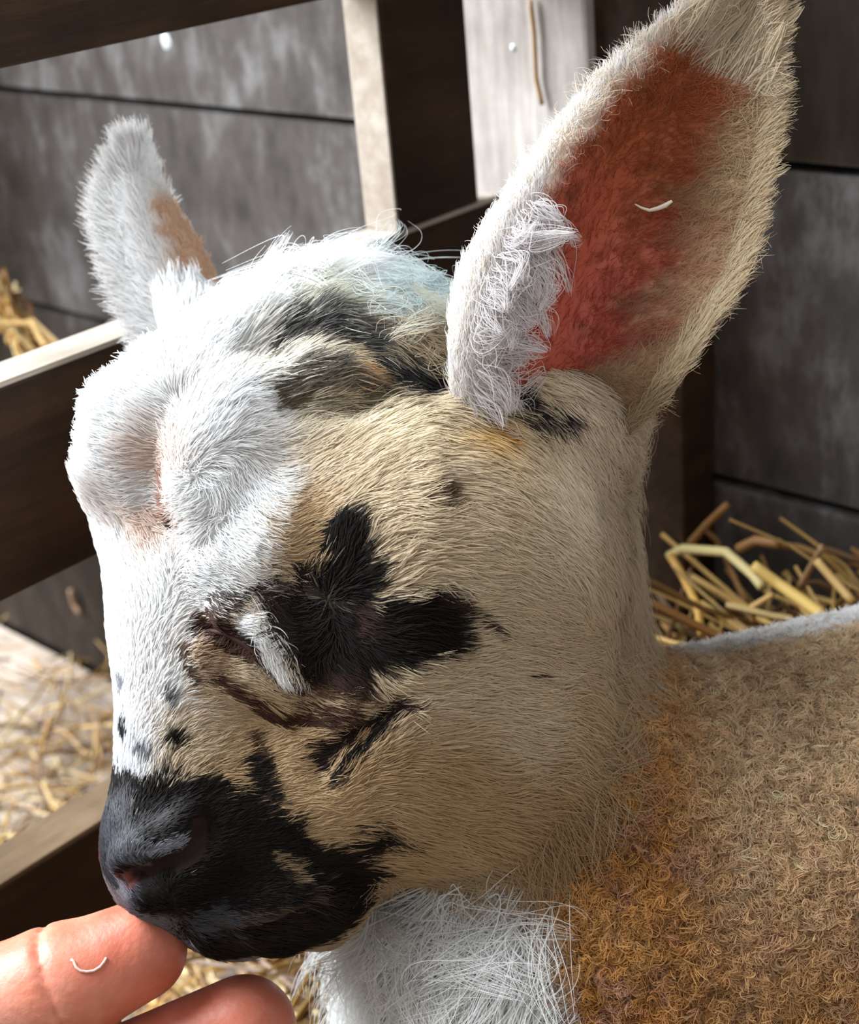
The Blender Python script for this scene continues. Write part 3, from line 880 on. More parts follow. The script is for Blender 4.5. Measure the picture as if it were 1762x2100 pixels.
# ---------------------------------------------------------------- ears
def ear_surface(center, half, depth, roll, ns=46, nt_=28, thick=16.0, cross=None):
    """center: list of (s, x, y, w); half: list of (s, left, right) widths; closed leaf-shaped shell, camera axes"""
    cs = np.array(center, float); hs = np.array(half, float)
    s = np.linspace(0, 1, ns)
    ip = lambda a, j: np.interp(s, a[:, 0], a[:, j])
    def sm(y):
        for _ in range(5):
            y[1:-1] = 0.25 * y[:-2] + 0.5 * y[1:-1] + 0.25 * y[2:]
        return y
    cx, cy, cw = sm(ip(cs, 1)), sm(ip(cs, 2)), sm(ip(cs, 3))
    hl, hr_ = sm(ip(hs, 1)), sm(ip(hs, 2))
    ctr = np.array([P(a, b, c) for a, b, c in zip(cx, cy, cw)])
    tan = unit(np.gradient(ctr, axis=0))
    vw_ = np.array([0, 0, 1.0])
    sd = unit(np.cross(tan, vw_)); nm = np.cross(sd, tan)      # sd: to the right of the growth direction
    tt = np.linspace(-1, 1, nt_)
    inner = np.zeros((ns, nt_, 3))
    for j, tv in enumerate(tt):
        wdt = np.where(tv < 0, hl, hr_)
        lat = tv * wdt
        cup = depth(s, tv)
        rl = roll(s, tv)
        inner[:, j] = ctr + sd * (lat + rl)[:, None] + nm * cup[:, None]
    # shell normals
    gs = np.gradient(inner, axis=0); gt = np.gradient(inner, axis=1)
    nr = unit(np.cross(gt, gs))
    if (nr[..., 2].mean() < 0): nr = -nr
    th = thick * np.clip(1 - np.abs(tt) ** 6, 0.25, 1)[None, :, None] * np.clip((1 - s) * 8, 0.25, 1)[:, None, None]
    outer = inner - nr * th
    vv = np.concatenate([inner.reshape(-1, 3), outer.reshape(-1, 3)])
    M = ns * nt_
    fc = []
    for i in range(ns - 1):
        for j in range(nt_ - 1):
            a = i * nt_ + j
            fc.append((a, a + 1, a + nt_ + 1, a + nt_))
            fc.append((M + a, M + a + nt_, M + a + nt_ + 1, M + a + 1))
        a = i * nt_
        fc.append((a, a + nt_, M + a + nt_, M + a))
        a = i * nt_ + nt_ - 1
        fc.append((a + nt_, a, M + a, M + a + nt_))
    for j in range(nt_ - 1):
        a = j; fc.append((a + 1, a, M + a, M + a + 1))
        a = (ns - 1) * nt_ + j; fc.append((a, a + 1, M + a + 1, M + a))
    return vv, np.array(fc), inner, nr, tan, sd, s, tt

EAR_PINK = lin((170, 84, 68)); EAR_OR = lin((170, 96, 58)); EAR_TAN = lin((184, 160, 128)); EAR_DK = lin((108, 56, 40))
mat_ear = attr_mat('ear_skin', 0.6, 0.25, 0.35)

def grid_sample(inner, nr, tan, sd, s, tt, N, r, smin=0.0, smax=1.0, tmin=-1, tmax=1):
    a = r.uniform(smin, smax, N); b = r.uniform(tmin, tmax, N)
    ia = np.clip(a * (len(s) - 1), 0, len(s) - 1.001); ib = np.clip((b + 1) / 2 * (len(tt) - 1), 0, len(tt) - 1.001)
    i0 = ia.astype(int); j0 = ib.astype(int); fa = (ia - i0)[:, None]; fb = (ib - j0)[:, None]
    def bl(g):
        return (g[i0, j0] * (1 - fa) * (1 - fb) + g[i0 + 1, j0] * fa * (1 - fb) + g[i0, j0 + 1] * (1 - fa) * fb + g[i0 + 1, j0 + 1] * fa * fb)
    T = tan[i0]; D = sd[i0]
    return a, b, bl(inner), unit(bl(nr)), T, D

# near ear: a broad upright leaf, cupped towards the camera, front rim rolled over
ctrE = [(0, 1165, 905, 10), (.12, 1180, 770, 185), (.3, 1228, 590, 155), (.5, 1302, 410, 100), (.7, 1392, 240, 110), (.85, 1462, 120, 110), (1, 1530, -6, 105)]
halfE = [(0, 170, 90), (.08, 262, 150), (.2, 300, 205), (.35, 258, 240), (.5, 225, 232), (.65, 190, 196), (.8, 132, 140), (.92, 70, 76), (1, 12, 12)]
def depthE(s, t):
    e = np.clip(np.sin(np.clip(s * 1.05 + 0.12, 0, 1) * math.pi), 0.15, 1)
    if t < 0:
        q = -t / 0.66
        g = q * q * (3 - 2 * q) if q < 1 else 1 - 0.55 * ((q - 1) / 0.515) ** 2 * np.clip(1.2 - s, 0, 1)
        return e * 165 * g * (1 - 0.4 * s) - 40 * (1 - t * t) * (1 - s)
    return e * 70 * t * t - 40 * (1 - t * t) * (1 - s)
def rollE(s, t):
    if t < -0.62:
        q = (-t - 0.62) / 0.38
        return np.clip(1.15 - s * 1.1, 0, 1) * 30 * q * q
    return np.zeros_like(s)
vv, fc, inn, nr, tan, sd, ss, tt = ear_surface(ctrE, halfE, depthE, rollE)
S_, T_ = np.meshgrid(ss, tt, indexing='ij')
pi_ = inn.reshape(-1, 3)
nz = (vnoise(pi_, 45, 61) * 0.6 + vnoise(pi_, 18, 62) * 0.4)
def earcol(a, b, nz):
    edge_r = np.clip((b - 0.05 - 0.35 * (1 - a) + 0.3 * nz) / 0.5, 0, 1)
    edge_l = np.clip((-b - 0.62 + 0.1 * nz + 0.25 * np.clip(a - 0.6, 0, 1) + 0.5 * np.clip(0.45 - a, 0, 0.4)) / 0.1, 0, 1)
    tip = np.clip((a - 0.80 + 0.05 * nz) / 0.07, 0, 1)
    low = np.clip((0.13 - a + 0.25 * np.clip(b, 0, 1) + 0.05 * nz) / 0.1, 0, 1) * (b > 0.05)
    c = EAR_PINK + (EAR_OR - EAR_PINK) * np.clip((a - 0.3) / 0.3 + 0.5 * nz, 0, 1)[:, None]
    c = c + (EAR_DK - c) * np.clip(nz * 1.1 - 0.15, 0, 0.75)[:, None]
    c = c + (EAR_TAN - c) * np.maximum(edge_r, low)[:, None] * 0.92
    wt = np.maximum(edge_l, tip)[:, None]
    return c * (1 - wt) + lin((228, 214, 198)) * wt
ci = earcol(S_.ravel(), T_.ravel(), nz)
co = np.tile(lin((232, 226, 220)), (len(pi_), 1))
ear = mesh_obj('ear', to_world(vv), fc, mat_ear, lamb, lamb_loc, True)
set_col(ear.data, np.concatenate([ci, co]))
ear_bvh = make_bvh(vv, fc)
ear['label'] = 'near ear, upright, pink inside with a white rolled rim'
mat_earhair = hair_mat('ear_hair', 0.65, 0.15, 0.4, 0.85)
r_ = np.random.default_rng(77)
HP, HRD, HC, HN = [], [], [], []
def put(pts, rad, col, K=6):
    HN.append(nn)
    HP.append(pts); HRD.append(rad); HC.append(col)
# inside down
N = 16000
a, b, p, nn, T, D = grid_sample(inn, nr, tan, sd, ss, tt, N, r_, 0.03, 0.99, -0.95, 0.99)
nz = vnoise(p, 45, 61) * 0.6 + vnoise(p, 18, 62) * 0.4
c = earcol(a, b, nz)
bare = np.clip(1 - np.abs(b + 0.2) / 0.6, 0, 1) * np.clip((0.8 - a) / 0.3, 0, 1)
keep = r_.random(N) > bare * 0.75
a, b, p, nn, T, D, c = a[keep], b[keep], p[keep], nn[keep], T[keep], D[keep], c[keep]
dirv = T * 0.6 + D * np.clip((b + 0.25) * 2, -0.5, 1)[:, None] * 0.8 + 0.5 * np.stack([vnoise(p, 40, 71), vnoise(p, 40, 72), vnoise(p, 40, 73)], 1)
pts = grow(p, nn, dirv, 26 + 26 * np.abs(b) ** 2 + 20 * a, np.full(len(p), 0.35), 6, 0.4, 8, 0.25, 0.5, 21)
put(pts, np.outer(r_.uniform(0.5, 0.9, len(p)), np.linspace(1, 0.2, 6)) * 1e-4, np.clip(c * 1.05 + 0.02 * r_.normal(size=(len(p), 1)), 0, 1))
# outside and rims
N = 9000
a, b, p, nn, T, D = grid_sample(inn, -nr, tan, sd, ss, tt, N, r_, 0.0, 1, -1, 1)
p = p + nn * 14
pts = grow(p, nn, T + D * b[:, None] * 0.4, np.full(N, 46.0), np.full(N, 0.35), 6, 0.4, 8, 0.1, 0.2, 22)
put(pts, np.outer(r_.uniform(0.8, 1.3, N), np.linspace(1, 0.2, 6)) * 1e-4, np.tile(lin((236, 234, 232)), (N, 1)))
for lo_, hi_, N, ln_, sign in ((-1.0, -0.52, 18000, 44, -1), (0.86, 1.0, 5000, 62, 1)):
    a, b, p, nn, T, D = grid_sample(inn, nr, tan, sd, ss, tt, N, r_, 0.02, 1, lo_, hi_)
    if sign < 0:
        keep = b < -0.8 + 0.28 * np.clip((0.5 - a) / 0.3, 0, 1)
        a, b, p, nn, T, D = a[keep], b[keep], p[keep], nn[keep], T[keep], D[keep]; N = len(a)
    dirv = T * 0.9 + D * sign * (0.35 if sign < 0 else 0.55) + nn * 0.1
    L = ln_ * (1 + 0.7 * np.clip(a - 0.7, 0, 1) + (0.9 * np.clip(0.35 - a, 0, 1) if sign > 0 else 0))
    pts = grow(p, nn, dirv, L, np.full(N, 0.3), 6, 0.5, 10, 0.12, 0.22, 23 + sign)
    cc = lin((240, 236, 234)) if sign < 0 else lin((200, 182, 152))
    put(pts, np.outer(r_.uniform(0.8, 1.3, N), np.linspace(1, 0.2, 6)) * 1e-4, np.tile(cc, (N, 1)) * (1 + 0.06 * r_.normal(size=(N, 1))))
# tufts at the tip
N = 2600
a, b, p, nn, T, D = grid_sample(inn, nr, tan, sd, ss, tt, N, r_, 0.80, 1.0, -1, 1)
pts = grow(p, nn, T + D * 0.15, r_.uniform(60, 125, N), np.full(N, 0.3), 6, 0.85, 30, 0.15, 0.15, 27)
put(pts, np.outer(r_.uniform(0.9, 1.4, N), np.linspace(1, 0.2, 6)) * 1e-4, np.clip(np.tile(lin((212, 196, 170)), (N, 1)) * (1 + 0.14 * r_.normal(size=(N, 1))), 0, .95))
# curls spilling from the rim over the ear's mouth
N = 2200
a, b, p, nn, T, D = grid_sample(inn, nr, tan, sd, ss, tt, N, r_, 0.02, 0.36, -0.78, -0.46)
pts = grow(p, nn, D * 1.0 - T * 0.7, r_.uniform(35, 110, N), r_.uniform(0.3, 0.9, N), 6, 0.88, 40, 0.6, 0.5, 29)
put(pts, np.outer(r_.uniform(0.8, 1.3, N), np.linspace(1, 0.2, 6)) * 1e-4, np.clip(np.tile(lin((238, 232, 232)), (N, 1)) * (1 + 0.06 * r_.normal(size=(N, 1))), 0, .95))
hair_obj('ear_hair', to_world(np.concatenate(HP)), np.concatenate(HRD), np.clip(np.concatenate(HC), 0, 0.95), mat_earhair, ear, lamb_loc, np.concatenate(HN))['kind'] = 'stuff'

# far ear: smaller in view, seen from its white back edge with a sliver of tan inside
ctrF = [(0, 400, 695, -340), (.2, 360, 620, -360), (.45, 318, 520, -380), (.7, 288, 430, -390), (.88, 280, 365, -395), (1, 292, 305, -395)]
halfF = [(0, 110, 100), (.2, 112, 104), (.4, 104, 106), (.6, 92, 84), (.8, 68, 60), (.9, 42, 40), (1, 6, 6)]
def depthF(s, t):
    e = np.clip(np.sin(np.clip(s + 0.12, 0, 1) * math.pi), 0.15, 1)
    return e * (-60 * t if t > 0 else 20 * t * t) + e * 30 * (1 - abs(t))
vv, fc, inn, nr, tan, sd, ss, tt = ear_surface(ctrF, halfF, depthF, lambda s, t: np.zeros_like(s), 34, 20, 14.0)
S_, T_ = np.meshgrid(ss, tt, indexing='ij')
def farcol(a, b, nz):
    k = np.clip((b - 0.22 + 0.25 * nz + 0.25 * (1 - a)) / 0.4, 0, 1) * np.clip((a - 0.1) / 0.15, 0.2, 1) * np.clip((0.78 - a) / 0.1, 0, 1)
    return lin((246, 244, 243)) * (1 - k)[:, None] + lin((218, 184, 156)) * k[:, None]
pi_ = inn.reshape(-1, 3); nz = vnoise(pi_, 30, 63)
ci = farcol(S_.ravel(), T_.ravel(), nz)
earF = mesh_obj('ear', to_world(vv), fc, mat_ear, lamb, lamb_loc, True)
set_col(earF.data, np.concatenate([ci, np.tile(lin((230, 226, 222)), (len(ci), 1))]))
earF['label'] = 'far ear, short in view, white with a tan inner edge'
HP, HRD, HC, HN = [], [], [], []
N = 9000
a, b, p, nn, T, D = grid_sample(inn, nr, tan, sd, ss, tt, N, r_, 0.0, 1, -1, 1)
c = farcol(a, b, vnoise(p, 30, 63))
L = np.where(b < 0.1, 62, 26) * (1 + 0.3 * a)
pts = grow(p, nn, T * 0.8 - D * np.clip(0.5 - b, 0, 1.5)[:, None] * 0.55, L, np.full(N, 0.35), 6, 0.5, 10, 0.1, 0.22, 31)
HN.append(nn); HP.append(pts); HRD.append(np.outer(r_.uniform(0.8, 1.3, N), np.linspace(1, 0.2, 6)) * 1e-4); HC.append(c * (1 + 0.06 * r_.normal(size=(N, 1))))
N = 4000
a, b, p, nn, T, D = grid_sample(inn, -nr, tan, sd, ss, tt, N, r_, 0.0, 1, -1, 1)
p = p + nn * 12
pts = grow(p, nn, T * 0.8 + D * b[:, None] * 0.5, np.full(N, 52.0), np.full(N, 0.35), 6, 0.5, 10, 0.1, 0.2, 33)
HN.append(nn); HP.append(pts); HRD.append(np.outer(r_.uniform(0.8, 1.3, N), np.linspace(1, 0.2, 6)) * 1e-4); HC.append(np.tile(lin((236, 234, 232)), (N, 1)))
N = 900
a, b, p, nn, T, D = grid_sample(inn, nr, tan, sd, ss, tt, N, r_, 0.8, 1, -1, 1)
pts = grow(p, nn, T, r_.uniform(40, 75, N), np.full(N, 0.2), 6, 0.8, 30, 0.1, 0.15, 35)
HN.append(nn); HP.append(pts); HRD.append(np.outer(r_.uniform(0.8, 1.3, N), np.linspace(1, 0.2, 6)) * 1e-4); HC.append(np.tile(lin((244, 244, 244)), (N, 1)))
hair_obj('ear_hair', to_world(np.concatenate(HP)), np.concatenate(HRD), np.clip(np.concatenate(HC), 0, 0.95), mat_earhair, earF, lamb_loc, np.concatenate(HN))['kind'] = 'stuff'

# closed eye: the dark lid line with lashes, wet nostril lining
def ribbon_tube(path, r, sides=6):
    path = np.array(path, float)
    tg = unit(np.gradient(path, axis=0))
    ref = np.array([0.2, 0.3, 1.0])
    n1 = unit(np.cross(tg, ref)); n2 = np.cross(tg, n1)
    r = np.broadcast_to(np.asarray(r, float), (len(path),))
    an = np.linspace(0, 2 * math.pi, sides, endpoint=False)
    ring = path[:, None] + (n1[:, None] * np.cos(an)[None, :, None] + n2[:, None] * np.sin(an)[None, :, None]) * r[:, None, None]
    vts = ring.reshape(-1, 3)
    fcs = [(i * sides + j, i * sides + (j + 1) % sides, (i + 1) * sides + (j + 1) % sides, (i + 1) * sides + j) for i in range(len(path) - 1) for j in range(sides)]
    fcs.append(tuple(range(sides))[::-1]); fcs.append(tuple((len(path) - 1) * sides + j for j in range(sides)))
    return vts, fcs
mat_lid, nt_, b_ = base_mat('eyelid_rim', 0.7, 0.2)
b_.inputs['Base Color'].default_value = (*lin((50, 27, 22)), 1)
lid = [Hh(x, y) + np.array([0, 0, 4.0]) for x, y in ((400, 1303), (430, 1293), (465, 1298), (500, 1318), (530, 1342), (560, 1372), (580, 1395))]
vts, fcs = ribbon_tube(lid, [2, 5, 6, 6, 6, 5, 2])
o = mesh_obj('closed_eyelid', to_world(vts), fcs, mat_lid, lamb, lamb_loc, True)
o['label'] = 'dark rim of the closed eye'
HPs = []
for i in range(90):
    x = 405 + 175 * i / 90
    q = Hh(x, np.interp(x, [400, 465, 530, 580], [1303, 1298, 1342, 1395])) + np.array([0, 0, 6.0])
    HPs.append(q)
HPs = np.array(HPs)
pts = grow(HPs, np.tile([0, 0, 1.0], (90, 1)), np.tile([-0.6, -0.8, 0], (90, 1)) + rng.normal(size=(90, 3)) * 0.3, np.full(90, 28.0), np.full(90, 0.4), 5, 0, 1, 0.1, 0.2, 55)
hair_obj('eyelashes', to_world(pts), np.full((90, 5), 0.7e-4) * np.linspace(1, .3, 5), np.tile(lin((96, 76, 64)), (90, 1)), mat_hair, lamb, lamb_loc, np.tile([0, 0, 1.0], (90, 1)))['kind'] = 'stuff'

# ---------------------------------------------------------------- the hand offering a finger
sh = SDF((-2150, -2150, -420), (-180, -640, 520), 9)
def P2(x, y, w): return P(x, y, w)
idx = [P2(-330, 2200, 90), P2(120, 2026, 95), P2(282, 1950, 80)]
sh.cone(idx[0], idx[1], 150, 121, 30)
sh.cone(idx[1], idx[2], 118, 99, 30)
mid = [P2(-300, 2450, 40), P2(180, 2260, 60), P2(500, 2110, 60)]
sh.cone(mid[0], mid[1], 150, 122, 24)
sh.cone(mid[1], mid[2], 118, 106, 24)
ring_ = [P2(-320, 2760, -60), P2(120, 2620, -40), P2(330, 2560, 40)]
pinky = [P2(-360, 2980, -160), P2(0, 2900, -140), P2(150, 2860, -60)]
for fg, r0 in ((ring_, 138), (pinky, 112)):
    sh.cone(fg[0], fg[1], r0, r0 * 0.84, 20)
    sh.cone(fg[1], fg[2], r0 * 0.82, r0 * 0.74, 20)
for q in (idx[0], mid[0], ring_[0], pinky[0]):
    sh.cone(q, P2(-900, 2650, -20), 155, 260, 70)
sh.cone(P2(-800, 2450, 60), P2(-560, 2100, 260), 190, 135, 70)
sh.cone(P2(-560, 2100, 260), P2(-420, 1930, 330), 125, 100, 40)
sh.cone(P2(-900, 2650, -20), P2(-1300, 2780, -60), 260, 230, 80)
# flexion creases
ax = unit(idx[1] - idx[0]); 
def crease(c, axis, r, depth_k):
    pr = unit(np.cross(axis, [0, 0, 1.0])); pz = np.cross(pr, axis)
    r = r + 2.0
    ring = [c + (pr * math.cos(a) + pz * math.sin(a) * 1.0) * r + axis * 10 * math.sin(a) for a in np.linspace(-0.4, 3.5, 12)]
    for a, b in zip(ring[:-1], ring[1:]):
        sh.cone(a, b, 5, 5, depth_k, True)
dirz = 1 if np.cross(unit(np.cross(ax, [0, 0, 1.0])), ax)[2] > 0 else -1
crease(idx[1] + (idx[1] - idx[0]) * 0.02, ax, 118, 12)
hv, hf = sh.mesh()
hv = smooth_mesh(hv, hf, 2)
mat_hand, nt_, b_ = base_mat('hand_skin', 0.48, 0.4)
b_.inputs['Subsurface Weight'].default_value = 0.15
b_.inputs['Subsurface Scale'].default_value = 0.004
b_.inputs['Subsurface Radius'].default_value = (1, 0.35, 0.2)
tc = nd(nt_, 'ShaderNodeTexCoord')
nzt = nd(nt_, 'ShaderNodeTexNoise'); nzt.inputs['Scale'].default_value = 90; nzt.inputs['Detail'].default_value = 4
nt_.links.new(tc.outputs['Object'], nzt.inputs['Vector'])
rp = ramp(nt_, [(0.3, (176, 98, 74)), (0.5, (194, 118, 94)), (0.7, (206, 138, 116))])
nt_.links.new(nzt.outputs['Fac'], rp.inputs['Fac'])
av = nd(nt_, 'ShaderNodeAttribute', attribute_name='col')
mxr = nd(nt_, 'ShaderNodeMix', data_type='RGBA', blend_type='MULTIPLY')
mxr.inputs['Factor'].default_value = 1.0
nt_.links.new(rp.outputs['Color'], mxr.inputs['A']); nt_.links.new(av.outputs['Color'], mxr.inputs['B'])
nt_.links.new(mxr.outputs['Result'], b_.inputs['Base Color'])
wv = nd(nt_, 'ShaderNodeTexNoise'); wv.inputs['Scale'].default_value = 700; wv.inputs['Detail'].default_value = 3
nt_.links.new(tc.outputs['Object'], wv.inputs['Vector'])
bp = nd(nt_, 'ShaderNodeBump'); bp.inputs['Strength'].default_value = 0.25; bp.inputs['Distance'].default_value = 0.0006
nt_.links.new(wv.outputs['Fac'], bp.inputs['Height']); nt_.links.new(bp.outputs['Normal'], b_.inputs['Normal'])
hw = to_world(hv); hloc_ = to_world(P2(-1300, 2780, -60))
hand = mesh_obj('hand', hw, hf, mat_hand, None, hloc_, True)
red = np.ones((len(hv), 3))
for q, rr in ((idx[2], 200), (mid[2], 220)):
    k = np.clip(1 - np.linalg.norm(hv - q, axis=1) / rr, 0, 1)[:, None]
    red = red * (1 - k) + np.array([1.0, 0.66, 0.62]) * k
set_col(hand.data, red)
tag(hand, 'bare hand reaching in from the lower left, index fingertip in the lamb\'s mouth', 'hand')
hbvh = make_bvh(hv, hf)
mat_wool, nt_, b_ = base_mat('loose_wool', 0.6, 0.3)
b_.inputs['Base Color'].default_value = (*lin((232, 190, 178)), 1)
mat_wool2, nt_, b_ = base_mat('white_wool_wisp', 0.7, 0.2)
b_.inputs['Base Color'].default_value = (*lin((226, 214, 200)), 1)
wp = [hit(hbvh, x, y) + np.array([0, 0, 2.2]) for x, y in ((146, 1967), (151, 1970), (156, 1982), (165, 1990), (178, 1992), (193, 1990), (206, 1982), (214, 1972), (219, 1963))]
vts, fcs = ribbon_tube(wp, 2.6, 6)
o = mesh_obj('wool_strand', to_world(vts), fcs, mat_wool, None, to_world(wp[4]), True)
tag(o, 'single curled strand of pale wool stuck to the index finger', 'wool strand')

wp = [hit(ear_bvh, x, y) + np.array([0, 0, 26.0]) for x, y in ((1298, 424), (1312, 432), (1328, 437), (1345, 433), (1360, 427), (1374, 418))]
vts, fcs = ribbon_tube(wp, [1.5, 2.5, 3.5, 4.5, 5, 3], 6)
o = mesh_obj('wool_strand', to_world(vts), fcs, mat_wool2, None, to_world(wp[2]), True)
tag(o, 'short white wisp of wool caught inside the upright pink ear', 'wool strand')

# ---------------------------------------------------------------- straw
def straw_mat(name, a, b_c, c):
    mt, nt, b = base_mat(name, 0.5, 0.35)
    tc = nd(nt, 'ShaderNodeAttribute', attribute_name='col')
    nt.links.new(tc.outputs['Color'], b.inputs['Base Color'])
    return mt
mat_straw = straw_mat('straw', 0, 0, 0)
def straw_path(p, az, el, L, bend, r):
    d = np.array([math.cos(az) * math.cos(el), math.sin(az) * math.cos(el), math.sin(el)])
    pts = [np.array(p, float)]
    for i in range(4):
        d = unit(d + r.normal(size=3) * bend)
        pts.append(pts[-1] + d * L / 4)
    return pts
def build_straws(specs, r):
    V, Fc, Co = [], [], []
    for path, rad, c in specs:
        vts, fcs = ribbon_tube(path, rad, 4)
        o = sum(len(x) for x in V)
        V.append(vts); Fc += [tuple(o + i for i in q) for q in fcs]
        Co.append(np.tile(c, (len(vts), 1)))
    return np.concatenate(V), Fc, np.concatenate(Co)
STR = [lin((196, 158, 92)), lin((172, 128, 66)), lin((140, 98, 48)), lin((210, 184, 128)), lin((112, 76, 38)), lin((188, 150, 84))]
rs = np.random.default_rng(5)
def heap_height(x, y):
    q = np.maximum(0, 1 - ((x + 0.14) / 0.24) ** 2) * np.clip((y - 0.12) / 0.16, 0, 1)
    g = 0.022 + 0.008 * np.sin(x * 31 + y * 17)
    left = np.clip((x + 0.36) / 0.08, 0.1, 1.0)
    return g * left + 0.175 * q
# mound under the straw
gx = np.linspace(-0.36, 0.42, 50); gy = np.linspace(-0.6, WALL_Y - 0.004, 60)
GX, GY = np.meshgrid(gx, gy, indexing='ij')
GZ = np.maximum(heap_height(GX, GY) - 0.012, 0.002) + rs.normal(size=GX.shape) * 0.002
mv = np.stack([GX, GY, GZ], -1).reshape(-1, 3)
ny = len(gy)
mf = [(i * ny + j, (i + 1) * ny + j, (i + 1) * ny + j + 1, i * ny + j + 1) for i in range(len(gx) - 1) for j in range(ny - 1)]
specs = []
for i in range(8200):
    x = rs.uniform(-0.36, 0.30); y = rs.uniform(-0.30, WALL_Y - 0.02)
    if i % 3 == 0: x, y = rs.uniform(-0.36, 0.05), rs.uniform(0.14, WALL_Y - 0.015)
    z = heap_height(x, y) + rs.uniform(-0.010, 0.008)
    path = straw_path((x, y, z), rs.uniform(0, 6.28), rs.normal() * 0.16, rs.uniform(0.03, 0.09), 0.14, rs)
    path = [np.array([q[0], min(q[1], WALL_Y - 0.006), max(q[2], 0.003)]) for q in path]
    specs.append((path, rs.uniform(0.0005, 0.0013), STR[rs.integers(6)] * rs.uniform(0.4, 1.05)))
# thin scatter on the boards beyond the hurdle
for i in range(1200):
    x = rs.normal() * 0.07 - 0.49; y = rs.uniform(0.18, WALL_Y - 0.02)
    if rs.random() < 0.4: x = rs.uniform(-0.9, -0.36)
    z = 0.006 + rs.uniform(0, 0.014)
    path = straw_path((x, y, z), rs.uniform(0, 6.28), rs.normal() * 0.08, rs.uniform(0.02, 0.06), 0.14, rs)
    path = [np.array([q[0], min(q[1], WALL_Y - 0.006), max(q[2], 0.003)]) for q in path]
    specs.append((path, rs.uniform(0.0004, 0.0010), STR[rs.integers(6)] * rs.uniform(0.5, 0.9)))
sv_, sf_, sc_ = build_straws(specs, rs)
off = len(mv)
allv = np.concatenate([mv, sv_]); allf = mf + [tuple(off + i for i in q) for q in sf_]
allc = np.concatenate([np.tile(lin((96, 66, 34)), (len(mv), 1)), sc_])
bed = mesh_obj('straw_bedding', allv, allf, mat_straw, None, (0, 0.1, 0.0), False)
set_col(bed.data, np.clip(allc, 0, 1))
tag(bed, 'loose golden straw bedding covering the pen floor and banked against the wall', 'straw', kind='stuff')

def stalk(pix, ydep, rad, c, label):
    """a single straw through pixels at given distance (world Y) from the camera"""
    pth = [on_plane(x, y, 1, yy) for (x, y), yy in zip(pix, ydep)]
    # resample
    pth = np.array(pth); k = np.linspace(0, len(pth) - 1, 4 * (len(pth) - 1) + 1)
    pth = np.stack([np.interp(k, np.arange(len(pth)), pth[:, i]) for i in range(3)], 1)
    vts, fcs = ribbon_tube(pth, rad, 8)
    o = mesh_obj('straw_stalk', vts, fcs, mat_straw, None, pth[len(pth) // 2], True)
    set_col(o.data, np.tile(lin(c), (len(vts), 1)))
    tag(o, label, 'straw', 'single straw stalks lying on the bedding')
    return o
stalk([(1372, 1140), (1400, 1125), (1490, 1132), (1545, 1180), (1565, 1205)], [.345, .345, .34, .335, .333], 0.0015, (214, 196, 138), 'thick pale straw bent in the middle, ending white, behind the lamb\'s neck')
stalk([(1545, 1160), (1600, 1200), (1650, 1235), (1690, 1265)], [.33, .33, .325, .32], 0.0018, (206, 172, 96), 'thick golden straw sloping down to the lamb\'s back')
stalk([(1415, 1115), (1450, 1075), (1492, 1035)], [.355, .355, .355], 0.0012, (150, 108, 60), 'short brown straw sticking up against the dark wall')
stalk([(1515, 1125), (1550, 1108), (1600, 1115)], [.35, .35, .35], 0.0016, (158, 116, 70), 'curved brown straw arching at the top of the heap')
stalk([(1640, 1205), (1665, 1160), (1688, 1120)], [.345, .345, .345], 0.0011, (150, 118, 80), 'thin greyish straw leaning up to the right at the heap\'s end')
stalk([(1675, 1150), (1710, 1190), (1750, 1235)], [.34, .338, .335], 0.0013, (196, 160, 100), 'tan straw running down the right end of the heap')
stalk([(1375, 1140), (1400, 1180), (1430, 1240), (1440, 1300)], [.335, .33, .32, .31], 0.0013, (184, 144, 72), 'golden straw hanging down beside the lamb\'s neck wool')
stalk([(1545, 1275), (1542, 1245), (1585, 1220)], [.325, .325, .325], 0.0010, (190, 154, 96), 'small hooked straw just above the white edge of the back')
stalk([(640, 2003), (700, 1995), (765, 1985)], [.28, .285, .29], 0.0014, (212, 196, 148), 'pale straw lying level under the lamb\'s chin')
stalk([(600, 1925), (620, 1945)], [.30, .30], 0.0040, (226, 206, 150), 'stubby bright straw end beside the chin')
o = stalk([(1088, 0), (1096, 70), (1100, 160), (1112, 215)], [WALL_Y - 0.0235] * 4, 0.0007, (140, 108, 70), 'long thin straw stuck to the face of the pale batten')
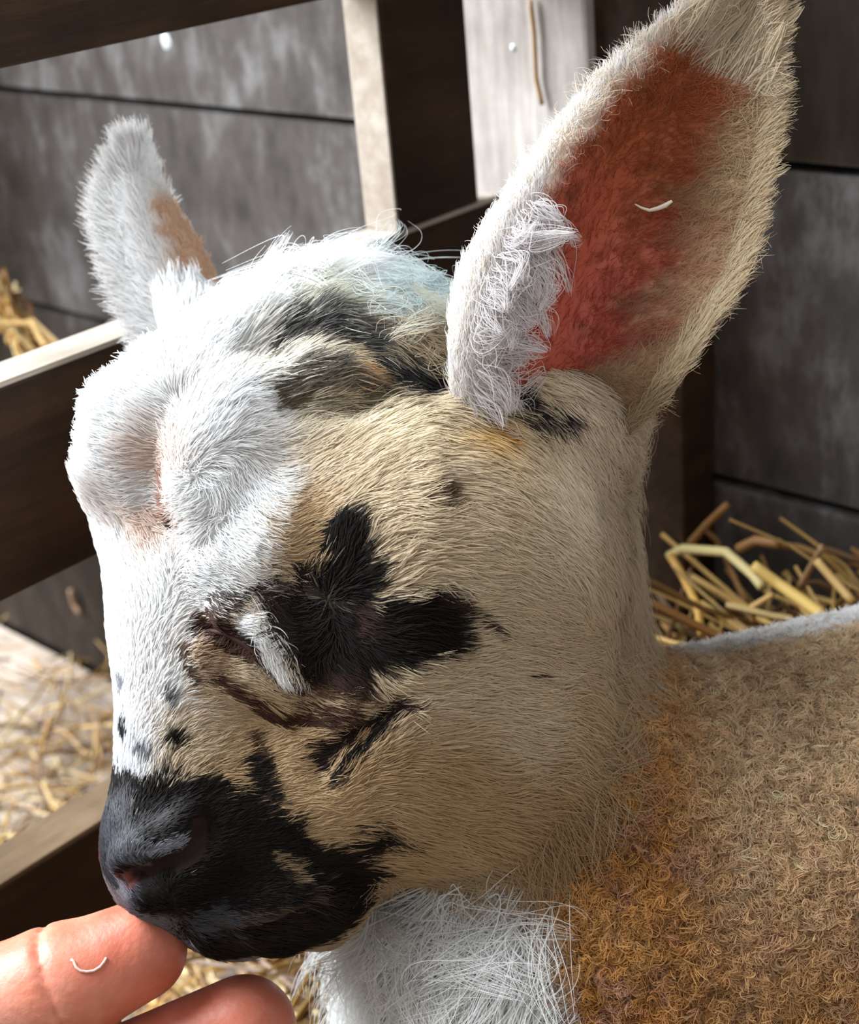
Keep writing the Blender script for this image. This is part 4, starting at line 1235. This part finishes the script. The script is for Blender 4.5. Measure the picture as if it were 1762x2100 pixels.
o = stalk([(145, 1210), (152, 1240), (165, 1258)], [WALL_Y - 0.003] * 3, 0.0016, (150, 120, 96), 'short bent straw stuck on the dark wall below the rail')
# hay caught behind the rail, far left
specs = []
for i in range(60):
    a = on_plane(rs.uniform(-40, 20), rs.uniform(560, 640), 1, WALL_Y - 0.03 - rs.uniform(0, 0.02))
    b = on_plane(rs.uniform(40, 110), rs.uniform(690, 760), 1, WALL_Y - 0.03 - rs.uniform(0, 0.02))
    k = np.linspace(0, 1, 5)[:, None]
    path = a * (1 - k) + b * k + rs.normal(size=(5, 3)) * 0.003
    specs.append((path, rs.uniform(0.0008, 0.0016), STR[rs.integers(6)] * rs.uniform(0.6, 1.0)))
sv_, sf_, sc_ = build_straws(specs, rs)
o = mesh_obj('hay_wisp', sv_, sf_, mat_straw, None, sv_.mean(0))
set_col(o.data, np.clip(sc_, 0, 1))
tag(o, 'wisp of golden hay hanging on the wall above the middle rail', 'hay', kind='stuff')
# pale droppings on the boards
def spot(x, y, yy, sx, sz, label):
    c = on_plane(x, y, 1, yy)
    r = np.random.default_rng(int(x))
    ring = [(math.cos(a) * sx * r.uniform(.8, 1.2), math.sin(a) * sz * r.uniform(.8, 1.2)) for a in np.linspace(0, 6.28, 15)[:-1]]
    vts = [c + np.array([0, -0.0005, 0])] + [c + np.array([a * .6, -0.0004, b * .6]) for a, b in ring] + [c + np.array([a, 0.0004, b]) for a, b in ring]
    nR = len(ring)
    fcs = [(0, 1 + i, 1 + (i + 1) % nR) for i in range(nR)] + [(1 + i, 1 + nR + i, 1 + nR + (i + 1) % nR, 1 + (i + 1) % nR) for i in range(nR)]
    o = mesh_obj('bird_dropping', vts, fcs, mat_drop, None, c, True)
    tag(o, label, 'dropping')
mat_drop, nt_, b_ = base_mat('white_dropping', 0.7, 0.3)
b_.inputs['Base Color'].default_value = (*lin((214, 222, 226)), 1)
spot(338, 84, WALL_Y, 0.003, 0.0036, 'white bird dropping on the grey plank under the top rail')
spot(1052, 97, WALL_Y - 0.022, 0.0011, 0.0014, 'tiny white speck on the pale batten')
print('lamb faces', len(f), 'hand', len(hf))
